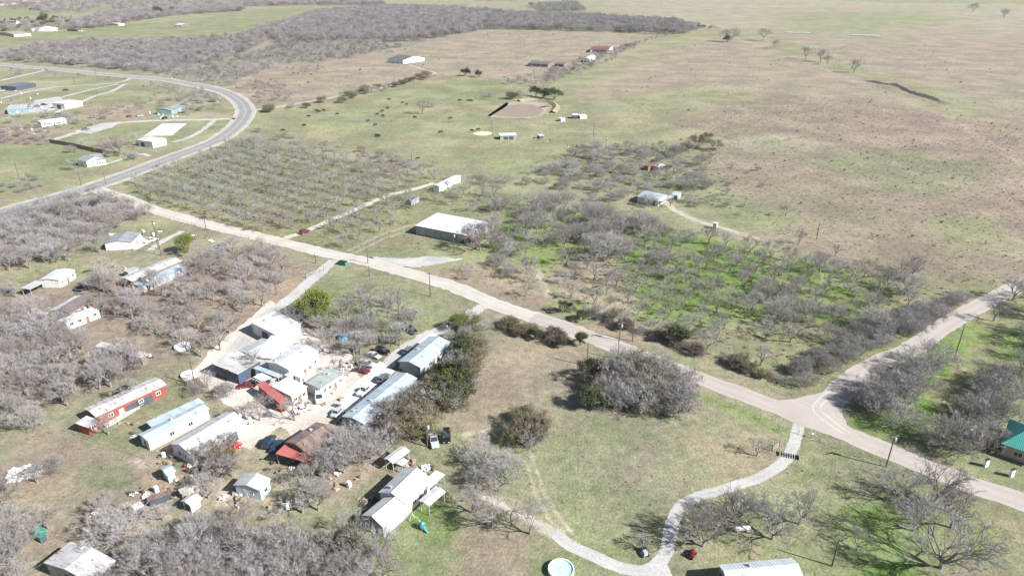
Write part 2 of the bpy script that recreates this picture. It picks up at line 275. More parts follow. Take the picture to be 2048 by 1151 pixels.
ZONES = [  # colour, feather metres, weed 0..1, polygon in survey pixels
 (PALE, 60, .1, [(1200,-8),(2600,-8),(2600,110),(2048,85),(1560,62),(1400,52),(1250,30)]),
 (GRN, 60, 0, [(1450,-8),(2600,-8),(2600,12),(1800,6)]),
 (YGR, 40, 0, [(1560,25),(1850,22),(1900,50),(1700,66),(1560,58)]),
 (PINK, 30, .3, [(1780,55),(2300,60),(2300,110),(1900,90)]),
 (GRN, 25, 0, [(-300,62),(110,52),(330,45),(480,25),(640,12),(600,30),(560,45),(470,75),(150,85),(-300,100)]),
 (GRN, 20, 0, [(-50,20),(80,14),(110,28),(-50,40)]),
 (GRY, 18, .3, [(0,112),(60,95),(330,85),(520,60),(640,25),(900,15),(1180,32),(1370,48),(1380,60),(1000,58),(850,92),(700,118),(480,158),(420,178),(300,150),(0,126)]),
 (PINK, 12, .25, [(480,165),(560,132),(760,105),(850,92),(960,62),(1180,66),(1340,72),(1290,90),(1150,130),(1080,165),(900,148),(640,190),(520,212),(470,190)]),
 (YGR, 10, 0, [(510,215),(700,190),(900,150),(1080,168),(1050,190),(1120,200),(1400,240),(1330,290),(1100,350),(915,350),(495,262)]),
 (GRN, 12, 0, [(850,165),(950,155),(1030,180),(960,215),(880,200)]),
 (YGR, 14, .1, [(1060,185),(1330,75),(1420,60),(1500,80),(1330,130),(1250,180),(1320,250),(1450,290),(1330,320),(1150,260)]),
 (PINK, 25, .5, [(1150,190),(1400,75),(1560,68),(2200,110),(2300,640),(2000,585),(1500,465),(1340,400),(1450,280),(1290,200)]),
 (YGR, 14, .1, [(1420,58),(1480,72),(1600,115),(1720,155),(1830,190),(2100,330),(2100,300),(1850,165),(1700,130),(1560,75)]),
 (YGR, 16, .15, [(1230,190),(1400,170),(1560,190),(1600,215),(1480,250),(1300,230)]),
 (WEED, 18, 1, [(1380,235),(1560,185),(1900,230),(2200,290),(2300,640),(1800,545),(1560,470),(1430,390),(1400,300)]),
 (OLV, 12, .4, [(1620,320),(1800,300),(1990,330),(1900,400),(1700,380)]),
 (PALE, 8, .2, [(1420,280),(1540,270),(1660,290),(1600,310),(1450,300)]),
 (YGR, 8, .2, [(1870,440),(1990,430),(2020,500),(1900,500)]),
 (OLV, 8, .4, [(1080,345),(1250,280),(1420,300),(1470,420),(1340,405)]),
 (YGR, 6, .1, [(1340,400),(1450,380),(1600,440),(1500,460)]),
 (GG, 5, .2, [(495,272),(240,374),(560,472),(700,505),(870,500),(1000,470),(1060,400),(915,362)]),
 (YGR, 5, .1, [(700,505),(790,470),(870,420),(960,400),(1060,405),(1010,500),(900,530),(760,520)]),
 (BRT, 7, 0, [(1000,430),(1070,410),(1300,450),(1480,490),(1700,545),(1800,600),(1560,650),(1340,640),(1130,610),(1090,560),(1020,500)]),
 (GG, 7, .3, [(1560,560),(1800,570),(1990,590),(1700,745),(1590,780),(1480,720),(1540,650)]),
 (BRT, 6, 0, [(1100,430),(1300,450),(1560,515),(1760,570),(1700,640),(1560,640),(1400,620),(1330,560),(1150,500)]),
 (TAN, 6, .4, [(1100,520),(1220,505),(1280,560),(1240,640),(1160,600),(1080,590)]),
 (BRN, 5, .4, [(1200,640),(1330,650),(1420,720),(1580,780),(1400,720),(1180,655)]),
 (BRN, 4, .4, [(850,545),(1000,520),(1080,560),(1080,620),(960,600)]),
 (PALE, 4, 0, [(900,610),(1010,600),(1160,660),(1100,672),(960,640)]),
 (BRN, 5, .2, [(950,680),(1060,670),(1180,690),(1130,800),(1040,860),(900,880),(860,860),(900,800),(930,740)]),
 (TAN, 6, .1, [(1130,700),(1400,770),(1560,840),(1560,930),(1400,980),(1200,960),(1050,880),(1060,800)]),
 (YGR, 6, .05, [(1040,850),(1250,850),(1480,880),(1450,960),(1330,1040),(1320,1090),(1200,1100),(1080,1010),(1030,930)]),
 (TAN, 6, .15, [(1120,900),(1300,880),(1420,940),(1330,1010),(1200,1000)]),
 (BRN, 5, .3, [(1400,880),(1480,850),(1550,860),(1560,920),(1430,960)]),
 (YGR, 4, 0, [(1600,875),(1840,965),(2100,1060),(2100,1200),(1340,1200),(1350,1060),(1400,1000),(1560,950)]),
 (PALE, 6, .1, [(1700,930),(1800,960),(1800,1010),(1700,990)]),
 (BRN, 6, .3, [(1880,1010),(2060,1040),(2060,1200),(1900,1200)]),
 (BRT, 6, 0, [(1720,1020),(1800,1000),(1850,1080),(1840,1200),(1740,1200),(1700,1100)]),
 (BRT, 4, 0, [(1930,1030),(2010,1060),(1990,1110),(1930,1090)]),
 (GG, 4, 0, [(1680,800),(1760,700),(1950,600),(2200,560),(2200,960),(1900,900),(1730,850)]),
 (BRT, 3, 0, [(1720,860),(1850,720),(1930,640),(1960,660),(1870,780),(1800,890)]),
 (BRT, 4, 0, [(1990,660),(2200,640),(2200,830),(2030,830),(2000,740)]),
 (YGR, 3, 0, [(1700,870),(1780,890),(1900,940),(2100,1000),(2100,960),(1900,900)]),
 (BRN, 3, .2, [(1660,850),(1720,800),(1760,760),(1740,740),(1640,800)]),
 (YGR, 5, 0, [(0,285),(200,300),(260,320),(160,375),(0,400)]),
 (GRN, 4, 0, [(0,300),(140,290),(200,330),(100,345),(0,330)]),
 (YGR, 10, 0, [(0,150),(240,160),(400,190),(460,220),(440,260),(330,290),(0,280)]),
 (BRN, 6, .4, [(170,215),(280,205),(300,232),(210,245),(150,240)]),
 (LIT, 4, .4, [(0,440),(170,400),(290,430),(200,470),(100,520),(0,540)]),
 (YGR, 3, 0, [(210,460),(290,440),(370,460),(300,480)]),
 (YGR, 3, 0, [(30,525),(110,500),(200,520),(120,545),(60,560)]),
 (LIT, 5, .5, [(300,560),(420,490),(520,500),(640,535),(540,600),(440,690),(200,640)]),
 (LIT, 5, .5, [(0,590),(230,560),(430,600),(420,700),(280,740),(150,800),(0,850)]),
 (YGR, 4, .1, [(560,590),(650,535),(800,575),(930,605),(860,640),(700,640),(600,660)]),
 (GG, 4, .2, [(600,660),(700,640),(860,650),(800,720),(700,720)]),
 (GRN, 4, 0, [(150,830),(330,760),(400,700),(420,740),(330,830),(260,900),(200,880)]),
 (BRN, 4, .15, [(0,905),(90,860),(170,880),(300,935),(360,960),(300,1000),(130,1020),(0,1010)]),
 (OLV, 4, 0, [(150,930),(260,920),(280,980),(170,985)]),
 (PALE, 4, .2, [(0,1000),(100,1010),(250,1010),(330,1060),(200,1100),(60,1100),(0,1130)]),
 (TAN, 4, .2, [(450,890),(560,860),(620,960),(560,1020),(400,1030),(380,960)]),
 (GRN, 4, 0, [(500,1050),(600,1010),(740,1030),(880,1000),(930,1060),(900,1160),(500,1160)]),
 (BRT, 3, 0, [(800,1030),(870,1000),(900,1060),(850,1080)]),
 (BRN, 4, .3, [(960,990),(1060,1060),(1010,1150),(930,1130),(900,1050)]),
 (YGR, 4, 0, [(820,860),(1040,860),(1030,930),(880,920),(780,890)]),
 (GRN, 3, 0, [(1060,1080),(1170,1100),(1230,1150),(1050,1150)]),
 (DIRT, 3.5, 0, [(395,745),(420,705),(480,665),(545,605),(610,645),(660,695),(710,710),(715,755),(650,845),(590,872),(550,845),(500,890),(450,870),(480,820),(430,785)]),
 (DIRT, 2, 0, [(450,965),(495,935),(480,1000),(430,1012)]), (DIRT, 2, 0, [(280,1022),(330,1000),(365,1028),(300,1050)]), (DIRT, 2, 0, [(240,1040),(310,1058),(285,1090),(225,1075)]), (DIRT, 1.5, 0, [(262,925),(300,918),(305,940),(270,945)]),
 (BRN, 3, .3, [(620,600),(700,640),(760,640),(740,690),(660,700),(620,660)]), (BRN, 3, .3, [(360,640),(520,560),(600,560),(560,600),(420,700)]), (BRN, 3, .4, [(640,880),(780,860),(790,920),(660,1000)]), (BRN, 3, .3, [(20,1060),(120,1050),(110,1110),(30,1110)]),
 (DIRT, 4, .1, [(20,212),(90,205),(100,222),(20,232)]), (PALE, 5, .2, [(300,232),(420,226),(440,232),(330,242)]), (BRN, 5, .3, [(0,262),(150,252),(190,262),(60,292),(0,292)]), (PALE, 5, .1, [(0,170),(110,160),(150,168),(60,188),(0,195)]),
 (PALE, 3, 0, [(560,860),(480,800),(600,830),(700,850),(600,870)]),
]
LINES = [ # colour, half width m, feather m, polyline px
 (BRT, 1.3, .9, [(1395,790),(1460,812),(1530,845),(1565,862)]),
 (GRN, 1.2, .9, [(1180,685),(1240,705),(1300,735)]),
 (BRN, 1.0, .8, [(1440,752),(1520,783),(1590,800)]),
 (DIRT, .28, .3, [(1050,920),(1070,985),(1100,1040),(1130,1075)]), (DIRT, .28, .3, [(1062,905),(1085,975),(1115,1030),(1145,1065)]),
 (PALE, .3, .3, [(980,760),(1060,790),(1110,850),(1060,880),(960,870)]),
 (DIRT, .5, .6, [(930,868),(1000,858),(1050,865),(1095,858)]),
 (DIRT, .9, 1.0, [(960,990),(1010,1010),(1060,1040),(1110,1066)]),
 (PALE, 2, 2, [(1445,60),(1490,85),(1580,110),(1700,160),(1800,200),(1900,235),(2048,330)]),
 (GG, .8, 1.5, [(1040,190),(1120,163)]), (GG, .7, 1.0, [(1050,240),(1130,255),(1270,240),(1375,255)]),
 (GG, .8, 1.2, [(1220,235),(1300,240),(1375,253)]), (GG, .6, 1, [(1060,330),(1130,305)]),
 (DIRT, 2.5, 2, [(515,218),(620,203),(720,185),(840,158)]),
 (BRN, 2.0, 2, [(0,400),(120,365),(250,328),(330,300)]),
 (DIRT, .5, .6, [(700,500),(760,470),(828,448)]), (DIRT, .5, .6, [(712,504),(770,476),(832,456)]),
 (DIRT, 1.2, 1.0, [(1330,400),(1350,420),(1390,440),(1430,452),(1520,478)]),
 (DIRT, 1.0, .8, [(1075,540),(1090,575),(1098,592)]),
 (OLV, 3, 3, [(1730,160),(1790,182),(1840,195),(1900,210)]), (WEED, 3, 2, [(1560,130),(1640,150),(1760,165),(1840,195),(1900,208)]),
]
def build_ground():
    rows = [-14000,-4000,-1200,-300,0,30,50]; y = 62.0
    while y < 3000: rows.append(y); y *= 1.0062
    rows += [3300, 4000, 5200, 7500, 14000]; rows = np.array(rows)
    t = np.concatenate([[-120,-30,-8,-3,-1.6], np.linspace(-1.02,1.02,880), [1.6,3,8,30,120]])
    s = np.maximum(rows, 60)*.80+26
    X = s[:,None]*t[None,:]; X[:, 0] = -14000; X[:, -1] = 14000
    X = np.clip(X, -14000, 14000)
    for k in range(1,5): X[:, k] = np.where(X[:, k] <= -13990, -14000+k*20, X[:, k]); X[:, -1-k] = np.where(X[:, -1-k] >= 13990, 14000-k*20, X[:, -1-k])
    Y = np.repeat(rows[:,None], len(t), 1)
    x = X.ravel(); y = Y.ravel(); n = len(x)
    col = np.tile(np.array([.248,.245,.182]), (n,1)); wk = np.full(n, .1)
    big = fbm(x,y,.01,3)[:,None]; col *= 1+.12*big
    far = np.clip(y/600, 0, 3)
    wx = x+fbm(x,y,.05,11)*(6+14*far)+fbm(x,y,.3,5)*1.6; wy = y+fbm(x,y,.05,21)*(6+20*far)+fbm(x,y,.3,9)*1.6
    # warp relative so that the zones stay where they stand
    wx = x+(wx-x)*.45; wy = y+(wy-y)*.45
    for c, fe, w, P in ZONES:
        PW = W(P); xs = [p[0] for p in PW]; ys = [p[1] for p in PW]; pad = fe*2.2+30
        idx = np.where((x > min(xs)-pad) & (x < max(xs)+pad) & (y > min(ys)-pad) & (y < max(ys)+pad))[0]
        d = sdpoly(wx[idx], wy[idx], PW); fe2 = fe*(1.7 if fe >= 10 else 1); d = d+fe*.9*fbm(x[idx],y[idx],.35/max(fe,3),61); a = np.clip(.5-d/(2*fe2), 0, 1); a = a*a*(3-2*a)
        nz = .9*fbm(x[idx],y[idx],.06,31)+.7*fbm(x[idx],y[idx],.35,35)*(y[idx] < 450); a = np.clip(a*(1+nz*(.6 if c is BRT else .45)*1.3)+(.05 if c is BRT else 0), 0, 1)
        col[idx] = col[idx]*(1-a[:,None])+np.array(c)*a[:,None]; wk[idx] = wk[idx]*(1-a)+w*a
    for c, hw, fe, P in LINES:
        PW = W(P); xs = [p[0] for p in PW]; ys = [p[1] for p in PW]; pad = hw+fe*2+5
        idx = np.where((x > min(xs)-pad) & (x < max(xs)+pad) & (y > min(ys)-pad) & (y < max(ys)+pad))[0]
        d = sdline(x[idx]+fbm(x[idx],y[idx],.3,2)*.5, y[idx], PW); a = np.clip(1-(d-hw)/fe, 0, 1)*np.clip(.75+.5*fbm(x[idx],y[idx],.5,8), 0, 1)
        col[idx] = col[idx]*(1-a[:,None])+np.array(c)*a[:,None]; wk[idx] *= (1-a)
    # far farm strips
    m = (y > 900); st = vnoise(x*.15+y*.02, y, .012, 41)*.10*np.clip((y-900)/500, 0, 1); col *= (1+st)[:,None]
    nr, nc = X.shape; Z = np.zeros(n)
    me = bpy.data.meshes.new('ground')
    me.vertices.add(n); me.vertices.foreach_set('co', np.stack([x, y, Z], 1).ravel().astype(np.float32))
    i = np.arange(nr*nc).reshape(nr, nc); q = np.stack([i[:-1,:-1], i[:-1,1:], i[1:,1:], i[1:,:-1]], -1).reshape(-1, 4)
    me.loops.add(q.size); me.loops.foreach_set('vertex_index', q.ravel().astype(np.int32))
    me.polygons.add(len(q)); me.polygons.foreach_set('loop_start', (np.arange(len(q))*4).astype(np.int32))
    me.polygons.foreach_set('loop_total', np.full(len(q), 4, np.int32))
    ca = me.color_attributes.new('zone', 'FLOAT_COLOR', 'POINT'); ca.data.foreach_set('color', np.concatenate([col, wk[:,None]], 1).ravel().astype(np.float32))
    gs = me.attributes.new('green_share', 'FLOAT', 'POINT'); gs.data.foreach_set('value', np.clip((col[:,1]-col[:,0]+.03)/.04, .15, 1).astype(np.float32))
    me.update(); me.validate(); me.materials.append(ground_mat())
    o = link(bpy.data.objects.new('ground', me)); tag(o, kind='structure'); return o
build_ground()

# ------------------------------------------------------------------ roads
def spline(P, step=2.0):
    P = [Vector(p) for p in P]; Q = [P[0]*2-P[1]]+P+[P[-1]*2-P[-2]]; out = []
    for i in range(1, len(Q)-2):
        a, b, c, d = Q[i-1:i+3]; n = max(1, int((c-b).length/step))
        for k in range(n):
            t = k/n; out.append(.5*((2*b)+(c-a)*t+(2*a-5*b+4*c-d)*t*t+(3*b-a-3*c+d)*t**3))
    out.append(P[-1]); return out
def ribbon(name, P, w, z, mat, rag=.25, world=False, off=0.0, kind='structure', step=2.0, dash=None, wend=None):
    pts = spline(P if world else [G(*p) for p in P], step); v = []; f = []; ac = []; rr = random.Random(len(P)+int(w*10))
    cols = (-1, -.5, 0, .5, 1); L = 0
    for i, p in enumerate(pts):
        a = pts[max(0, i-1)]; b = pts[min(len(pts)-1, i+1)]; t = (b-a).normalized(); nrm = Vector((-t.y, t.x))
        ww = w if wend is None else w+(wend-w)*i/(len(pts)-1)
        for c in cols:
            e = (rr.uniform(-rag, rag) if abs(c) == 1 else 0)
            q = p+nrm*(off+c*ww/2+e); v.append((q.x, q.y, z)); ac.append(c)
    n = len(cols)
    for i in range(len(pts)-1):
        if dash and (i*step) % (dash[0]+dash[1]) > dash[0]: continue
        for k in range(n-1): f.append((i*n+k+1, i*n+k, (i+1)*n+k, (i+1)*n+k+1))
    me = bpy.data.meshes.new(name); me.from_pydata(v, [], f); me.materials.append(mat)
    at = me.attributes.new('across', 'FLOAT', 'POINT'); at.data.foreach_set('value', ac); me.update()
    o = link(bpy.data.objects.new(name, me)); tag(o, kind=kind); return o, pts
def patch(name, P, z, mat, rag=.5, world=False, sub=1.5):
    PW = [Vector(p) for p in (P if world else W(P))]; out = []; rr = random.Random(int(PW[0].x*3) % 1000)
    for i in range(len(PW)):
        a, b = PW[i], PW[(i+1) % len(PW)]; n = max(1, int((b-a).length/sub))
        for k in range(n):
            p = a+(b-a)*k/n; out.append((p.x+rr.uniform(-rag, rag), p.y+rr.uniform(-rag, rag), z))
    ar = sum(out[i][0]*out[(i+1) % len(out)][1]-out[(i+1) % len(out)][0]*out[i][1] for i in range(len(out)))
    if ar < 0: out.reverse()
    me = bpy.data.meshes.new(name); me.from_pydata(out, [], [tuple(range(len(out)))]); me.materials.append(mat); me.update()
    return tag(link(bpy.data.objects.new(name, me)), kind='structure')
asph = road_mat('asphalt_worn', (.20,.205,.21), (.25,.25,.25), .15); gravel = road_mat('caliche_road', (.40,.37,.325), (.48,.45,.405), .22)
white_gravel = road_mat('white_gravel', (.33,.325,.31), (.44,.43,.41), .35, 1); shoulder = road_mat('road_shoulder', (.36,.33,.27), (.43,.40,.34), .25)
chip = road_mat('chipseal', (.33,.295,.265), (.37,.335,.305), .12)
linew = plain('road_line_white', (.70,.70,.68)); liney = plain('road_line_yellow', (.60,.45,.12))
HWY = [(-260,520),(-120,470),(0,426),(130,390),(198,369),(276,341),(339,317),(417,288),(448,272),(470,255),(485,238),(491,222),(484,207),(470,195),(443,182),(391,170),(326,159),(261,153),(182,146),(104,138),(0,129),(-120,120)]
ribbon('highway_shoulder', HWY, 16, .02, shoulder, .6, step=4)
ribbon('highway', HWY, 11.5, .035, asph, .05, step=4)
for off, nm in ((5.0, 'edge_line'), (-5.0, 'edge_line')): ribbon(nm, HWY, .22, .05, linew, 0, off=off, step=4)
for off in (.2, -.2): ribbon('centre_line', HWY, .14, .05, liney, 0, off=off, step=4)
ROAD = [(180,374),(215,386),(250,396),(313,421),(417,449),(560,483),(640,503),(736,524),(830,550),(910,574),(1000,612),(1065,633),(1130,655),(1260,703),(1390,753),(1520,801),(1640,846),(1714,876),(1772,900),(1901,953),(2048,1004),(2250,1075)]
ribbon('road', ROAD[:14], 7.2, .030, gravel, .45)
ribbon('road', ROAD[11:], 6.6, .040, chip, .25)
SIDE = [(1640,838),(1665,800),(1698,765),(1754,727),(1821,698),(1875,660),(1928,628),(1982,600),(2080,552),(2300,470)]
ribbon('side_road', SIDE, 6.4, .025, chip, .3)
ribbon('tyre_track', [(1690,868),(1660,850),(1635,830),(1625,815),(1640,795),(1665,778)], .5, .056, gravel, .06, step=1)
ribbon('tyre_track', [(1700,866),(1672,846),(1650,828),(1640,815),(1655,798),(1680,780)], .5, .056, gravel, .06, step=1)
patch('road_junction', [(1545,800),(1590,797),(1640,785),(1675,780),(1700,778),(1690,800),(1684,825),(1695,850),(1720,868),(1700,884),(1600,850),(1555,830)], .050, chip, .15)
DRIVE = [(1598,846),(1592,872),(1578,910),(1554,934),(1516,956),(1495,963),(1443,979),(1391,994),(1361,1014),(1347,1039),(1339,1073),(1331,1106),(1310,1131),(1287,1141),(1255,1138),(1222,1127),(1182,1109),(1143,1091),(1109,1065)]
ribbon('gravel_drive', DRIVE, 2.7, .020, white_gravel, .10, step=1.0)
ribbon('dirt_track', [(1116,1070),(1085,1052),(1050,1034),(1005,1010),(955,988)], 2.2, .016, shoulder, .4, step=1, wend=1.0)
ribbon('gravel_drive', [(1310,1128),(1322,1150),(1330,1200)], 4.5, .016, white_gravel, .3, step=1)
ribbon('dirt_drive', [(668,520),(640,545),(600,580),(560,612),(510,650),(470,700)], 4.6, .020, white_gravel, .3, step=1)
ribbon('dirt_drive', [(975,608),(935,630),(890,655),(850,672),(800,705),(760,745),(700,790),(650,830)], 4.2, .018, white_gravel, .5, step=1)
ribbon('orchard_track', [(570,476),(610,463),(660,441),(720,415),(780,390),(830,378),(868,366)], 3.4, .02, gravel, .4, step=1.5)
patch('caliche_yard', [(385,745),(420,700),(470,660),(540,600),(600,640),(650,690),(700,700),(720,760),(650,850),(590,880),(560,850),(500,900),(440,880),(470,820),(430,790)], .012, road_mat('caliche_dirt', (.42,.37,.32), (.54,.50,.45), .4, 1), .45)
patch('caliche_yard', [(735,512),(800,517),(860,512),(925,518),(880,527),(830,535),(780,530)], .014, white_gravel, .7)
patch('concrete_slab', [(795,720),(840,680),(862,664),(880,672),(830,722),(812,735)], .03, M['conc'], .1)
patch('concrete_slab', [(683,790),(760,722),(790,742),(724,800),(690,840),(668,838)], .028, M['conc'], .1)
patch('concrete_slab', [(287,272),(325,247),(374,247),(344,271)], .03, M['conc'], .1)
patch('concrete_slab', [(70,200),(120,193),(132,212),(90,226),(52,224)], .03, white_gravel, .8)
patch('concrete_slab', [(215,466),(280,468),(300,486),(270,500),(240,488)], .03, M['conc'], .2)
ribbon('farm_lane', [(0,197),(90,177),(170,170),(232,166),(262,157)], 4, .02, white_gravel, .6)
ribbon('farm_lane', [(60,212),(110,198),(180,180),(236,168)], 3.5, .024, white_gravel, .6)
ribbon('farm_lane', [(110,225),(160,205),(190,192),(225,182),(250,168)], 4, .02, white_gravel, .6)
ribbon('farm_lane', [(0,162),(40,152),(80,143),(100,137)], 5, .02, white_gravel, .8)
ribbon('farm_lane', [(474,237),(420,239),(330,241),(260,244),(210,250),(165,262),(105,280)], 5, .02, white_gravel, .8)
patch('caliche_yard', [(150,262),(200,247),(240,243),(225,255),(180,268)], .03, white_gravel, 1)
ribbon('farm_lane', [(430,240),(405,260),(375,276),(345,284)], 3.5, .018, white_gravel, .6)
ribbon('farm_lane', [(205,330),(245,318),(280,308),(300,312)], 3, .018, white_gravel, .5)
ribbon('farm_lane', [(500,222),(520,219),(545,218)], 7, .03, white_gravel, .8)
ribbon('farm_lane', [(540,217),(620,203),(700,189),(760,176),(830,158),(870,147),(850,140),(818,130)], 3.2, .02, shoulder, .6)
ribbon('farm_lane', [(300,500),(330,480),(365,462)], 3, .02, white_gravel, .4)
ribbon('farm_lane', [(1330,408),(1352,422),(1390,440),(1432,452),(1480,465)], 2.4, .014, shoulder, .6, wend=1.4)
# pond
def pond():
    P = [(986,229),(1003,220),(1020,211),(1043,208),(1066,210),(1082,216),(1086,222),(1078,229),(1070,233),(1045,234),(1015,233),(996,232)]
    bank = patch('pond_bank', [(972,231),(990,223),(1004,216),(1014,205),(1030,203),(1060,203),(1088,207),(1102,216),(1092,226),(1078,234),(1050,236),(1010,236),(985,234)], .02, road_mat('pond_mud', (.28,.225,.17), (.36,.295,.23), .35), 2.6)
    m, nt, b = newmat('pond_water'); b.inputs['Base Color'].default_value = (.25,.20,.145,1); b.inputs['Roughness'].default_value = .3; b.inputs['Specular IOR Level'].default_value = .2
    patch('pond_water', P, .05, m, .8)
    d = MB(); S = spline([G(*p) for p in [(1038,203),(1070,200),(1098,204),(1112,214),(1104,226)]], 2); 
    for i in range(len(S)-1):
        a, b2 = S[i], S[i+1]; t = (b2-a).normalized(); n = Vector((-t.y, t.x))
        d.quad((*(a-n*3),.03), (*(b2-n*3),.03), (*b2,1.6), (*a,1.6)); d.quad((*a,1.6), (*b2,1.6), (*(b2+n*3.5),.03), (*(a+n*3.5),.03))
    tag(d.build('earth_dam', plain('dam_soil', (.24,.22,.14), .95, var=.3, scale=.4)), kind='structure')
pond()
def gully():
    d = MB(); S = spline([G(*p) for p in [(1728,160),(1765,168),(1795,172),(1825,186),(1860,196),(1892,207)]], 2.5); q = random.Random(2)
    w = [q.uniform(.7,1.3) for _ in S]
    for i in range(len(S)-1):
        a, b = S[i], S[i+1]; t = (b-a).normalized(); n = Vector((-t.y, t.x)); ha, hb = 1.7*w[i]*min(1,i/6,(len(S)-1-i)/6)+.03, 1.7*w[i+1]*min(1,(i+1)/6,(len(S)-2-i)/6)+.03
        d.quad((*(a-n*3.5*w[i]),.03), (*(b-n*3.5*w[i+1]),.03), (*(b-n*.4),hb), (*(a-n*.4),ha)); d.quad((*(a-n*.4),ha), (*(b-n*.4),hb), (*(b+n*5),.03), (*(a+n*5),.03))
    tag(d.build('creek_bank', plain('creek_soil', (.15,.12,.10), .95, var=.35, scale=.5)), kind='structure')
gully()

# ------------------------------------------------------------------ labels worked out from neighbours at the end
LANDMARKS = []     # (phrase, x, y)
AUTO = []          # (object, base phrase, noun, x, y)
ORD = ['closest','second closest','third closest','fourth closest','fifth closest','sixth closest','seventh closest','eighth closest','ninth closest','tenth closest']+[w+' closest' for w in
      'eleventh twelfth thirteenth fourteenth fifteenth sixteenth seventeenth eighteenth nineteenth twentieth twenty-first twenty-second twenty-third twenty-fourth twenty-fifth twenty-sixth twenty-seventh twenty-eighth twenty-ninth thirtieth'.split()]
def mark(phrase, x, y): LANDMARKS.append((phrase, x, y))
def finish_labels():
    groups = {}
    for o, base, x, y in AUTO:
        best = min(LANDMARKS, key=lambda l: (l[1]-x)**2+(l[2]-y)**2); dx = x-best[1]; dy = y-best[2]
        if abs(dx) > abs(dy): side = 'to the right of' if dx > 0 else 'to the left of'
        else: side = 'beyond' if dy > 0 else 'on the near side of'
        groups.setdefault((base, best[0], side), []).append((math.hypot(dx, dy), o))
    for (base, ph, side), L in groups.items():
        L.sort(key=lambda t: t[0])
        for i, (d, o) in enumerate(L):
            o['label'] = f"{base} {side} {ph}" if len(L) == 1 else f"{base}, {ORD[min(i, len(ORD)-1)]} {side} {ph}"

